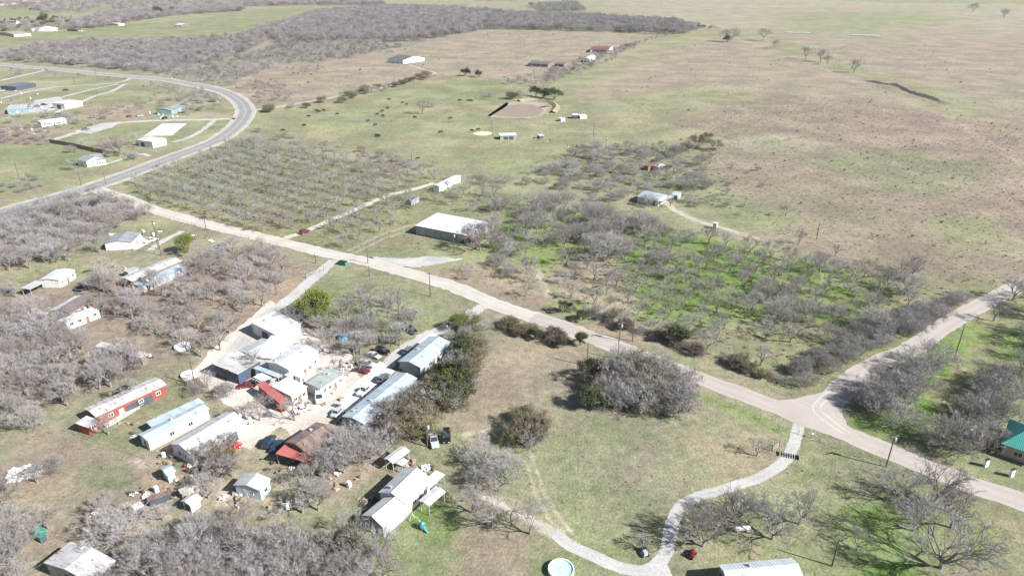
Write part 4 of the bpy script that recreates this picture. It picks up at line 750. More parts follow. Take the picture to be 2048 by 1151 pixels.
vehicle('suv','black',893,871,893,883,'black car parked beside the silver pickup on the grass')
vehicle('sedan','maroon',493,769,478,771,'dark red car parked by the small white canopy')
vehicle('sedan','white',606,816,618,812,'white car in front of the bushes right of the red shed')
vehicle('van','white',638,793,639,803,'white van facing the camera below the grey-green roofed home',cat='van')
vehicle('sedan','silver',675,822,686,810,'silver car at the lower end of the long streaked mobile home')
vehicle('suv','black',765,701,777,704,'black car at the top of the row of parked cars')
vehicle('sedan','silver',748,709,760,714,'silver car just below the black car in the parked row')
vehicle('suv','silver',734,727,746,729,'silver car directly above the dark red car in the parked row')
vehicle('sedan','maroon',725,739,736,742,'dark red car at the bottom of the row of parked cars')
vehicle('suv','black',823,660,834,666,'black car on the dirt drive under bare trees near the road')
vehicle('suv','grey',767,755,778,743,'dark grey car on the slab beside the long streaked mobile home')
vehicle('pickup','white',730,779,742,768,'white pickup truck halfway along the long streaked mobile home',cat='pickup truck')
vehicle('suv','grey',818,700,832,688,'dark car on the slab beside the upper pale blue home')
vehicle('suv','maroon',610,463,620,460,'maroon car at the entrance of the orchard track')
vehicle('sedan','silver',434,497,446,494,'silver car in front of two by the lower left road')
vehicle('sedan','navy',445,489,456,487,'blue car behind the silver one by the lower left road')
vehicle('pickup','white',302,480,314,476,'white pickup truck in the grey-roofed yard house driveway',cat='pickup truck')
vehicle('sedan','black',262,311,270,308,'black car beside the highway under a big bare tree')
vehicle('suv','navy',13,582,26,579,'dark blue car under the far end of the grey metal carport')
vehicle('sedan','grey',398,218,404,216,'grey car right of the teal-gabled house')
vehicle('sedan','maroon',258,232,266,230,'maroon car on the lot left of the teal-gabled house')
vehicle('suv','black',330,236,338,234,'black car in front of the teal-gabled house')
vehicle('sedan','black',243,779,250,772,'dark car behind the red-walled long building')
for (x, y, c, lb) in [(60,215,'white','white car nearest the teal-walled house'),(75,212,'grey','grey car in the middle of the big white workshop yard'),(88,209,'navy','dark blue car closest to the big white workshop'),(118,229,'grey','grey car on the grass below the big white workshop'),
      (132,180,'black','black car alone beside the upper farm lane'),(5,181,'silver','silver car at the left edge by the navy-roofed shed'),(280,231,'silver','silver car among scrap in front of the highway bend lot'),(172,258,'grey','grey flatbed car on the white apron left of the farm lane')]:
    vehicle('suv', c, x, y, x+9, y-1, lb)

# ------------------------------------------------------------------ poles, fences, signs
def upole(bx, by, h=9, label='', arm=True, lamp=False, xf=False, arz=.4):
    g = G(bx, by); root = empty('utility_pole', (g.x, g.y, 0), arz); tag(root, label, 'utility pole', 'utility poles along the roads and lots')
    p = MB(); p.tube((0,0,-.3),(0,0,h),.17,.11,n=8); p.build('pole', M['wood'], root)
    if arm:
        a = MB(); a.box(-1.1,1.1,-.18,-.08,h-.75,h-.6); ao = a.build('crossarm', M['wood'], root)
        for x in (-1, -.45, .45, 1): i = MB(); i.tube((x,-.13,h-.6),(x,-.13,h-.4),.06,.04,n=6); i.build('insulator', M['porcelain'], ao)
    if xf: t = MB(); t.lathe([(0,h-2.1),(.28,h-2.1),(.3,h-2.0),(.3,h-1.2),(.1,h-1.1),(0,h-1.1)],10,(.42,0)); t.build('transformer', M['steel'], root, True)
    if lamp:
        l = MB(); l.tube((0,-.1,h-1.3),(0,-1.5,h-.8),.04,n=6); l.box(-.14,.14,-1.9,-1.35,h-.95,h-.78); l.build('lamp', M['steel'], root)
    return root
upole(1772,933,9,'tall utility pole with transformer beside the near road at right',xf=True)
upole(1664,1131,6.8,'utility pole with a meter near the bottom edge right of the metal building',arm=False)
upole(1235,718,6.5,'utility pole on the lower verge opposite the transformer pole',arm=False)
for (x, y, h, a, xf) in [(1174,731,7.5,False,False),(1239,681,6.5,True,True),(1265,682,7.5,False,False),(798,630,7.5,False,False),(861,592,9,True,False),(553,589,7,False,False),(736,526,6,True,False),
      (739,552,4,False,False),(908,505,8.5,False,True),(413,462,7,False,False),(323,511,12,True,False),(317,497,12,True,True),(391,771,8,False,False),(163,371,7.5,True,False),(39,358,9,True,False),(202,238,9,False,False),
      (855,893,7,False,True),(1911,709,10,True,False),(1187,275,10,False,False),(1211,300,9,True,True),(1633,478,7,False,False),(196,196,9,False,False),(149,165,9,False,False),(192,150,9,True,False),(984,270,10,False,False),
      (1033,124,10,False,False),(847,124,9,False,False),(990,138,9,False,False),(632,526,4,False,False),(824,332,8,False,False),(212,367,6,False,False)]:
    o = upole(x, y, h, arm=a, xf=xf); g = G(x, y); AUTO.append((o, ('tall' if h > 8 else 'short')+' wooden utility pole'+(' with crossarm' if a else ''), g.x, g.y))
def fence(P, label, h=1.2, step=4.0, cat='fence', boards=False, postr=.07):
    pts = spline([G(*p) for p in P], step); root = empty('board_fence' if boards else 'wire_fence', (pts[0].x, pts[0].y, 0)); tag(root, label, cat)
    o0 = pts[0]; pm = MB(); pm.tube((0,0,-.1),(0,0,h+.1),postr,postr*.85,n=6); me = pm.mesh('post', M['post'])
    for p in (pts if len(pts) <= 100 else pts[::len(pts)//100+1]):
        o = link(bpy.data.objects.new('post', me), root); o.location = (p.x-o0.x+R.uniform(-.05,.05), p.y-o0.y, 0); o.rotation_euler = (R.uniform(-.04,.04), R.uniform(-.04,.04), 0)
    w = MB()
    for i in range(len(pts)-1):
        a = pts[i]-o0; b = pts[i+1]-o0
        if boards:
            t = (b-a).normalized(); n = Vector((-t.y, t.x))*.04
            w.v += []; k = len(w.v); q = [(*(a+n),.05),(*(b+n),.05),(*(b-n),.05),(*(a-n),.05)]; w.v += q+[(x,y,h) for x,y,z in q]
            for f in ((4,5,6,7),(0,1,5,4),(1,2,6,5),(2,3,7,6),(3,0,4,7)): w.f.append(tuple(k+j for j in f)); w.m.append(0)
        else:
            for z in (.35*h,.65*h,.97*h): w.tube((a.x,a.y,z),(b.x,b.y,z),.012,n=3,cap=False)
    w.build('boards' if boards else 'wires', M['w_wood'] if boards else M['wire'], root)
    return root
fence([(1597,868),(1680,898),(1760,930),(1840,963),(1890,985)],'wire fence along the near road right of the gravel drive')
fence([(1395,790),(1470,815),(1520,838),(1558,860),(1558,905)],'wire fence around the pasture left of the gravel drive')
fence([(640,545),(700,560),(790,582),(870,602),(945,618)],'wire fence below the main road between the two dirt drives')
fence([(470,470),(540,488),(600,505),(650,520)],'wire fence below the main road left of the first dirt drive')
fence([(298,428),(350,440),(400,456),(445,473)],'wire fence of leaning posts near the lower left yard',step=3)
fence([(0,906),(60,880),(100,866)],'short wire fence on the left of the bare paddock')
fence([(130,862),(200,888),(290,918),(300,932)],'wire fence along the upper side of the bare paddock')
fence([(232,1012),(262,1033),(310,1055),(375,1078)],'wire fence below the small white coop')
fence([(28,524),(60,538),(95,546)],'short wire fence beside the bright white house lawn')
fence([(100,286),(140,293),(185,303),(206,307)],'tall dark board fence above the two-gabled cottage',h=2.6,boards=True,step=3)
fence([(500,255),(700,305),(915,345),(1080,385),(1300,440),(1500,490),(1700,537),(1900,583),(1985,600)],'long wire fence along the upper edge of both orchards',step=5)
fence([(1044,190),(1120,163)],'wire fence running away from the pond to the tree line',step=6)
fence([(1050,240),(1130,258),(1220,236),(1300,243),(1375,254)],'wire fence with brush crossing the pasture right of the pond',step=6)
fence([(1560,66),(1700,73),(1850,82),(2048,98)],'far wire fence across the upper right pasture',step=12)
fence([(1730,165),(1790,185),(1850,205),(1990,255),(2048,310)],'wire fence along the creek in the right pasture',step=8)
fence([(1060,330),(1100,315),(1135,303)],'short wire fence below the tiny pasture shed',step=4)
0 and fence([(1600,880),(1592,900),(1586,915)],'short wire fence between the road and the cattle guard gate',step=2)
def gate(px, py, qx, qy, label):
    a = G(px, py); b = G(qx, qy); r = empty('metal_gate', (a.x, a.y, 0), math.atan2((b-a).y, (b-a).x)); tag(r, label, 'gate'); L = (b-a).length
    for x in (0, L): p = MB(); p.tube((x,0,0),(x,0,1.7),.1,n=7); p.build('post', M['wood'], r)
    g = MB()
    for z in (.25,.5,.75,1.0,1.3): g.tube((.15,0,z),(L-.15,0,z),.035,n=5)
    for x in (.15, L/2, L-.15): g.tube((x,0,.25),(x,0,1.3),.035,n=5)
    g.build('gate_rails', M['steel'], r)
gate(1544,901,1558,893,'small metal gate left of the gravel drive'); gate(612,556,648,540,'gate across the first dirt drive below the main road')
def cattle_guard():
    a = G(1578, 911); r = empty('cattle_guard', (a.x, a.y, 0), -.35); tag(r, 'dark slatted cattle guard set in the gravel drive', 'cattle guard')
    m = MB(); m.box(-1.9,1.9,-.08,.08,.03,.12)
    for k in range(-3, 4): m.box(k*.5-.07,k*.5+.07,-.9,.9,.05,.15)
    m.build('slats', M['black'], r)
    for s in (-1, 1): w = MB(); w.box(s*2.1-.06,s*2.1+.06,-.9,.9,0,.5,None,.04); w.build('side_wing', M['steel'], r)
cattle_guard()
def sign(px, py, label, h=2.2):
    g = G(px, py); r = empty('road_sign', (g.x, g.y, 0), R.uniform(-.2,.5)); tag(r, label, 'road sign', 'yellow curve signs along the highway')
    p = MB(); p.tube((0,0,0),(0,0,h),.05,n=6); p.build('post', M['steel'], r)
    s = MB(); d = .62; c = [(0,-.07,h+d),(d,-.07,h),(0,-.07,h-d),(-d,-.07,h)]; s.quad(*c[::-1]); s.quad(*[(x,-.03,z) for x,_,z in c])
    for i in range(4): j = (i+1) % 4; s.quad(c[i],c[j],(c[j][0],-.03,c[j][2]),(c[i][0],-.03,c[i][2]))
    s.build('sign_plate', M['yellow'], r)
for i, (x, y) in enumerate([(91,132),(172,139),(344,160),(376,161),(405,166),(432,172),(421,195)]):
    sign(x, y, f"yellow warning sign beside the highway, {['leftmost','second from the left','third from the left','fourth from the left','fifth from the left','sixth from the left','lone one on the inner side of the bend'][i]}", 2.8 if i else 4)
def mailbox(px, py, label):
    g = G(px, py); r = empty('mailbox', (g.x, g.y, 0), .5); tag(r, label, 'mailbox'); p = MB(); p.box(-.06,.06,-.06,.06,0,1.1); p.build('post', M['wood'], r)
    b = MB(); n = 8; b.loft([[(x, .16*math.cos(t), 1.15+.2*math.sin(t)) for t in [math.pi*k/n for k in range(n+1)]] for x in (-.3,.3)]); b.build('box', M['porcelain'], r)
mailbox(1623,875,'mailbox on the fence just right of the gravel drive'); mailbox(632,515,'mailbox beside the first dirt drive at the main road')

# ------------------------------------------------------------------ yard objects
def thing(name, px, py, label, cat, parts, rz=0, group=None, s=1, auto=None, z=0):
    g = G(px, py); r = empty(name, (g.x, g.y, z), rz, s); tag(r, label, cat, group)
    for nm, f, mat in parts: m = MB(); f(m); m.build(nm, M[mat] if isinstance(mat, str) else mat, r)
    if auto: AUTO.append((r, auto, g.x, g.y))
    return r
def ring(m, n, r, z0, z1, t=.05):
    for k in range(n): a = 2*math.pi*k/n; m.tube((r*math.cos(a), r*math.sin(a), z0), (r*math.cos(a), r*math.sin(a), z1), t, n=5)
def rim(m, r, z, t, n=24):
    for k in range(n):
        a, b = 2*math.pi*k/n, 2*math.pi*(k+1)/n; m.tube((r*math.cos(a), r*math.sin(a), z), (r*math.cos(b), r*math.sin(b), z), t, n=5)
def trampoline(px, py, label, mat='black', r=2.3):
    thing('trampoline', px, py, label, 'trampoline', [('mat', lambda m: m.lathe([(0,.95),(r*.86,.95)], 24), mat), ('frame', lambda m: rim(m, r, .93, .05), 'steel'),
        ('edge_pad', lambda m: m.lathe([(r*.86,.95),(r*.87,1.0),(r,1.0),(r*1.01,.96)], 24), 'w_navy' if mat == 'black' else 'porcelain'), ('legs', lambda m: ring(m, 6, r*.98, 0, .93), 'steel')])
trampoline(165,579,'black round trampoline on the lawn below the bright white house')
# round pool cut by bottom edge
r = 2.4
thing('round_pool', 1122, 1143, 'pale teal round pool at the bottom edge', 'pool', [('liner', lambda m: m.lathe([(0,.7),(2.2,.7)], 28), plain('pool_liner', (.38,.72,.68), .3)), ('wall', lambda m: m.lathe([(2.4,0),(2.4,.95),(2.2,.95),(2.2,.68)], 28), 'porcelain')])
def tank(m): 
    m.tube((-1.4,0,.85),(1.4,0,.85),.48,n=16)
    for s in (-1, 1): m.tube((s*1.4,0,.85),(s*1.62,0,.85),.48,.25,n=16)
thing('propane_tank', 1483, 1062, 'white propane tank on the grass under bare trees', 'propane tank', [('tank', tank, 'porcelain'), ('cap', lambda m: m.tube((0,0,1.3),(0,0,1.5),.14,n=8), 'steel'), ('feet', lambda m: (m.box(-1,-.85,-.3,.3,0,.5), m.box(.85,1,-.3,.3,0,.5)), 'steel')], .1)
def mower(px, py, rz, label, mat):
    thing('riding_mower', px, py, label, 'riding mower', [('body', lambda m: (m.box(-.2,1.0,-.38,.38,.4,.95,None,.08), m.box(-1,-.2,-.5,.5,.35,.6,None,.05)), mat), ('deck', lambda m: m.box(-.5,.6,-.75,.75,.15,.35,None,.05), mat),
      ('seat', lambda m: (m.box(-.75,-.25,-.25,.25,.62,.75), m.box(-.85,-.72,-.25,.25,.7,1.15)), 'black'), ('steering_wheel', lambda m: (m.tube((.1,0,.9),(-.15,0,1.2),.03,n=5), m.tube((-.15,0,1.2),(-.18,0,1.23),.2,n=12)), 'black')]
      +[('wheel', (lambda m, x=x, s=s, q=q: m.tube((x,s*.45,q),(x,s*.7,q),q,n=12)), 'black') for x, q in ((-.7,.38),(.8,.26)) for s in (-1,1)], rz)
mower(1382,1110,.9,'dark red riding mower in the shade beside the gravel drive',CARCOL['maroon']); mower(1288,1106,-1.4,'silver garden tractor with black wheels under a small bare tree',CARCOL['silver'])
def dumpster(m): m.loft([[(x,-.8,.12),(x,-.95,1.25),(x,.95,1.25),(x,.8,.12)] for x in (-1.6,1.6)])
thing('dumpster', 686, 529, 'green dumpster beside the first dirt drive at the main road', 'dumpster', [('bin', dumpster, 'greenp'), ('lid', lambda m: m.box(-1.62,1.62,-.98,.98,1.27,1.36), 'black')], -.4)
mark('the green dumpster', *G(686,529))
def heap(m, n=26, rx=4, ry=2.2, seed=3):
    q = random.Random(seed)
    for k in range(n):
        x, y = q.uniform(-rx,rx), q.uniform(-ry,ry); T = Matrix.Translation((x,y,q.uniform(.2,.7))) @ Matrix.Rotation(q.uniform(0,3),4,'Z') @ Matrix.Rotation(q.uniform(-.4,.4),4,'X')
        f_ = min(1, rx/3); a, b, c = f_*q.uniform(.3,1.1), f_*q.uniform(.2,.6), f_*q.uniform(.08,.4); m.box(-a,a,-b,b,-c,c,T)
def tarp(m):
    n = 10; q = random.Random(4); Z = [[(1.1+.35*math.sin(i*1.3)+q.uniform(-.15,.15))*(0.1 if i in (0,n) or j in (0,n) else 1) for j in range(n+1)] for i in range(n+1)]
    P = lambda i, j: (-3.2+6.4*i/n+q.uniform(-.02,.02), -1.6+3.2*j/n, Z[i][j])
    for i in range(n):
        for j in range(n): m.quad((-3.2+6.4*i/n,-1.6+3.2*j/n,Z[i][j]), (-3.2+6.4*(i+1)/n,-1.6+3.2*j/n,Z[i+1][j]), (-3.2+6.4*(i+1)/n,-1.6+3.2*(j+1)/n,Z[i+1][j+1]), (-3.2+6.4*i/n,-1.6+3.2*(j+1)/n,Z[i][j+1]))
thing('covered_heap', 697, 673, 'heap of goods under a bright blue tarp among bare trees', 'covered heap', [('tarp', tarp, 'bluetarp'), ('goods', lambda m: heap(m, 12, 2.8, 1.4, 5), 'lumber')], .75)
def play(m):
    for s in (-1,1):
        for t in (-1,1): m.tube((s*1.8,t*.9,0),(s*1.8,0,2.3),.06,n=6)
    m.tube((-1.8,0,2.3),(1.8,0,2.3),.06,n=6)
thing('play_set', 832, 1045, 'teal play set with swings right of the stepped white house', 'play set', [('swing_frame', play, 'porcelain'), ('platform', lambda m: (m.box(2.2,3.6,-.7,.7,1.1,1.2), m.box(2.2,3.6,-.7,.7,1.9,2.4,None,.5)), 'teal'),
   ('slide', lambda m: m.loft([[(3.6,-.3,1.15),(3.6,-.3,1.3),(3.6,.3,1.3),(3.6,.3,1.15)],[(5.4,-.3,.1),(5.4,-.3,.25),(5.4,.3,.25),(5.4,.3,.1)]]), 'teal'), ('swing_seat', lambda m: (m.box(-.8,-.4,-.1,.1,.5,.55), m.box(.4,.8,-.1,.1,.5,.55)), 'teal'),
   ('platform_leg', lambda m: [m.tube((x,y,0),(x,y,1.9),.05,n=5) for x in (2.3,3.5) for y in (-.6,.6)], 'lumber')], -.8, s=.72)
thing('picnic_shelter', 1077, 273, 'tiny hay feeder beside the pasture shed', 'feeder', [('rack', lambda m: ring(m, 10, 1.2, 0, 1.2), 'rust'), ('hoop', lambda m: rim(m, 1.2, 1.2, .05, 14), 'rust')])
def barrel(m): m.lathe([(0,0),(.29,0),(.3,.3),(.31,.45),(.3,.6),(.29,.9),(0,.9)], 12)
def tyre(m):
    m.lathe([(.2,.05),(.34,.0),(.36,.1),(.36,.16),(.34,.24),(.2,.2),(.2,.05)], 14)
def crate(m): m.box(-.6,.6,-.45,.45,0,.7,None,.03); m.box(-.62,.62,-.03,.03,.1,.72)
def applnc(m): m.box(-.38,.38,-.35,.35,0,1.5); m.box(-.36,.36,-.38,-.34,.05,.9); m.box(-.36,.36,-.38,-.34,.95,1.45)
def planks(m):
    for k in range(7): m.box(-1.6+.1*(k % 3),1.6+.12*(k % 2),-.7+k*.2,-.55+k*.2,.02+.05*(k % 3),.1+.05*(k % 3))
KINDS = [('barrel','rusty steel barrel','barrel',barrel,'rust'),('tyre','black old tyre','tyre',tyre,'black'),('crate','pale wooden crate','crate',crate,'lumber'),('appliance','discarded white appliance','appliance',applnc,'porcelain'),
         ('lumber_pile','small pile of boards','lumber pile',planks,'lumber'),('plastic_tub','orange plastic tub','tub',lambda m: m.lathe([(0,0),(.4,0),(.5,.5),(.46,.5),(.38,.06),(0,.06)],12),'orange'),('plastic_tub','teal plastic tub','tub',lambda m: m.lathe([(0,0),(.4,0),(.5,.5),(.46,.5),(.38,.06),(0,.06)],12),'teal'),
         ('scrap_heap','heap of pale scrap','scrap heap',lambda m: heap(m,14,1.0,.7,9),'trim'),('scrap_heap','heap of dark scrap','scrap heap',lambda m: heap(m,14,1.0,.7,12),'wood')]
PROTO = {}
def junk(cx, cy, n, rx, ry, kinds=None):
    for k in range(int(n*1.3)):
        px, py = cx+R.uniform(-rx,rx), cy+R.uniform(-ry,ry); K = R.choices(KINDS, (4,4,4,2,4,.4,.4,4,4))[0]; g = G(px, py)
        if K[1] not in PROTO: m = MB(); K[3](m); PROTO[K[1]] = m.mesh(K[0], M[K[4]])
        o = link(bpy.data.objects.new(K[0], PROTO[K[1]])); o.location = (g.x, g.y, .02); o.rotation_euler = (0,0,R.uniform(0,6.2)); s = R.uniform(.55,1.0); o.scale = (s,s,s)
        tag(o, K[1], K[2], K[1]+'s left about the yards'); AUTO.append((o, K[1], g.x, g.y))
for J in [(60,205,16,60,8),(110,255,10,40,8),(330,225,14,50,10),(420,205,8,20,6),(560,930,10,40,20),(350,980,14,50,30),(690,960,8,30,20),(760,1000,8,20,30),(330,920,8,26,10),(400,950,14,28,18),(470,1000,12,26,14),(560,1010,6,30,12),(300,985,8,40,10),(190,1035,9,25,12),(740,1010,8,18,14),(860,950,12,16,16),(815,925,6,14,8),(460,850,8,25,14),(490,840,8,18,10),
          (600,800,9,22,12),(660,800,7,25,20),(700,740,5,20,20),(250,700,8,30,14),(290,720,5,15,8),(240,545,8,25,12),(400,480,7,30,10),(300,470,8,25,8),(120,640,7,35,12),(240,860,5,40,20),(340,840,6,20,14),(800,745,5,14,14),(690,835,6,14,10),
          (1350,400,7,12,7),(1150,293,14,14,4),(1085,280,6,20,4),(1210,300,5,15,4),(1310,340,4,16,5),(960,470,6,15,8),(1062,527,8,12,4),(340,235,10,26,5),(380,205,10,20,4),(90,215,10,30,6),(60,262,14,50,6),(40,185,6,20,5),(80,190,6,12,3),(440,200,4,6,4),(1070,120,5,20,2),(900,650,4,12,6)]: junk(*J)
# white crushed heap and stacked pipes
thing('rubble_heap', 52, 948, 'white rubble heap under the lone bush in the bare paddock', 'rubble heap', [('rubble', lambda m: heap(m, 80, 3.0, 1.8, 21), 'cloth')], .3)
thing('hay_pile', 965, 267, 'pale spread of loose hay in the cow pasture', 'hay pile', [('hay', lambda m: m.lathe([(0,.7),(3,.6),(5,.35),(6.5,.05)], 18), plain('loose_hay', (.55,.50,.34), .95, var=.3))])
thing('iron_pot', 481, 867, 'round dark iron pot on the yard dirt', 'pot', [('pot', lambda m: m.lathe([(0,.1),(.5,.2),(.75,.6),(.7,1),(.6,1.05),(.55,.9),(0,.6)],14), 'black')])
for (x, y, lb) in [(1971,932,'white marker post left of the pair by the teal-roofed house'),(2022,952,'white marker post right of the pair by the teal-roofed house')]:
    thing('utility_pedestal', x, y, lb, 'pedestal', [('cabinet', lambda m: m.box(-.55,.55,-.25,.25,0,1.9,None,.04), 'porcelain'), ('cap', lambda m: m.box(-.6,.6,-.3,.3,1.92,2.0), 'black')], .4)
for i in range(3): pass
# tall lattice masts / white drums
thing('water_drum', 365, 695, 'white flat round tank lid in the lower left orchard', 'tank', [('tank', lambda m: m.lathe([(0,.9),(2.2,.85),(2.3,.5),(2.3,0)], 20), 'cloth')])
thing('water_drum', 378, 752, 'white round tank top beside the caliche yard', 'tank', [('tank', lambda m: m.lathe([(0,.9),(2.0,.85),(2.1,.5),(2.1,0)], 20), 'cloth')])
# cows
def cow_mesh():
    m = MB()
    S = lambda x, w, z0, z1: [(x, w*math.cos(t), (z0+z1)/2+(z1-z0)/2*math.sin(t)) for t in [2*math.pi*k/10 for k in range(10)]]
    m.loft([S(-1.1,.12,1.0,1.3),S(-1.0,.30,.72,1.42),S(-.5,.38,.58,1.40),S(.1,.40,.55,1.38),S(.6,.34,.58,1.42),S(.9,.22,.75,1.40),S(1.15,.15,.70,1.15),S(1.35,.14,.42,.85),S(1.5,.12,.22,.55),S(1.62,.08,.16,.34)])
    for x, s in ((-.85,1),(-.85,-1),(.62,1),(.62,-1)):
        k = .08 if x < 0 else 0; m.tube((x,s*.22,.8),(x-k,s*.22,.42),.13,.07,6); m.tube((x-k,s*.22,.42),(x,s*.22,0),.065,.05,6)
    m.tube((-1.12,0,1.28),(-1.22,0,.55),.03,.04,5)
    for s in (-1,1): m.tube((1.18,s*.12,.95),(1.16,s*.33,.98),.06,.03,5)
    return m.mesh('cow', M['cow'])
CM = cow_mesh(); cows = [(1068,767),(1172,790),(1202,805),(1057,832),(1015,855),(977,880),(1022,893),(512,853),(529,861),(567,850),(670,878),(450,897),(416,967),(253,1005),(907,931),(963,962),(975,1045),(988,1051),(1265,905),(1538,912),(1610,775),(1678,775),(1698,776),(1463,1018),(1703,1007),(1752,998)]
for i, (zx, zy) in enumerate(cows):
    g = G(500+zx/3.836, zy/3.836+.8); o = link(bpy.data.objects.new('cow', CM)); o.location = (g.x, g.y, 0); o.rotation_euler = (0,0,R.choice((0,math.pi))+R.uniform(-.7,.7)); s = R.uniform(1.0,1.15)*1.12; o.scale = (s,s,s)
    tag(o, 'black cow', 'cow', 'black cows grazing in the pasture'); AUTO.append((o, 'black cow grazing', g.x, g.y))
g = G(835.5,319); o = link(bpy.data.objects.new('cow', CM)); o.location = (g.x, g.y, 0); o.rotation_euler = (0,0,3); tag(o, 'lone black cow just beyond the upper orchard fence', 'cow', 'black cows grazing in the pasture')
g = G(1921,166); o = link(bpy.data.objects.new('cow', CM)); o.location = (g.x, g.y, 0); tag(o, 'lone dark cow in the upper right weedy pasture', 'cow', 'black cows grazing in the pasture')
# hay bales
bm_ = MB(); bm_.tube((-.75,0,.8),(.75,0,.8),.8,n=14); HB = bm_.mesh('hay_bale', M['hay'])
for (x0, y0, x1, y1, n, lb) in [(1572,66,1619,67,22,'round white hay bale in the left near row of the upper right field'),(1703,71.5,1758,73,24,'round white hay bale in the right near row of the upper right field'),(1336,15.5,1383,17,14,'round dark hay bale in the long far row at top centre'),(1405,19,1426,19.5,8,'round dark hay bale in the short far row at top centre'),(2014,27.5,2048,29.5,12,'round hay bale in the row at the upper right edge')]:
    for k in range(n):
        g = G(x0+(x1-x0)*k/(n-1), y0+(y1-y0)*k/(n-1)); o = link(bpy.data.objects.new('hay_bale', HB)); o.location = (g.x, g.y, 0); o.rotation_euler = (0,0,R.uniform(-.2,.2)+math.pi/2*0); s = R.uniform(.95,1.1); o.scale = (s,s,s)
        tag(o, lb, 'hay bale', lb+' row')
exec_trees = True

# ------------------------------------------------------------------ trees
def bark(name, col, var=.35):
    m, nt, b = newmat(name); oi = node(nt, 'ShaderNodeObjectInfo'); tc = node(nt, 'ShaderNodeTexCoord')
    f = noise(nt, tc.outputs['Object'], 1.3, 4, .6)
    c = mixc(nt, f, tuple(x*.75 for x in col), tuple(min(1, x*1.2) for x in col))
    c = mixc(nt, oi.outputs['Random'], mixc(nt, var, c, (.16,.13,.115)), c)
    nt.links.new(c, b.inputs['Base Color']); b.inputs['Roughness'].default_value = .9; b.inputs['Specular IOR Level'].default_value = .1; return m
def leafm(name, c0, c1):
    m, nt, b = newmat(name); oi = node(nt, 'ShaderNodeObjectInfo'); geo = node(nt, 'ShaderNodeNewGeometry')
    f = noise(nt, geo.outputs['Position'], .9, 3, .6); c = mixc(nt, f, c0, c1)
    wn_ = node(nt, 'ShaderNodeTexWhiteNoise', noise_dimensions='3D'); sn = node(nt, 'ShaderNodeVectorMath', operation='SNAP'); sn.inputs[1].default_value = (.3,.3,.3)
    nt.links.new(geo.outputs['Position'], sn.inputs[0]); nt.links.new(sn.outputs[0], wn_.inputs[0])
    c = mixc(nt, wn_.outputs[0], c, tuple(x*.6 for x in c0))
    nt.links.new(c, b.inputs['Base Color']); b.inputs['Roughness'].default_value = .6
    b.inputs['Specular IOR Level'].default_value = .25; return m
BK = bark('bark_grey', (.24,.228,.22)); TW = bark('twigs_grey', (.365,.352,.350), .75); TWB = bark('twigs_brown', (.27,.225,.195)); TWF = bark('twigs_far', (.335,.328,.335), .9); BKD = bark('bark_dark', (.16,.14,.125))
LG = leafm('leaves_dark_green', (.035,.055,.020), (.085,.115,.035)); LY = leafm('leaves_yellow_green', (.10,.14,.02), (.22,.24,.04)); LW = leafm('leaves_willow', (.18,.22,.06), (.30,.32,.12)); LO = leafm('leaves_olive', (.10,.10,.035), (.17,.15,.06))
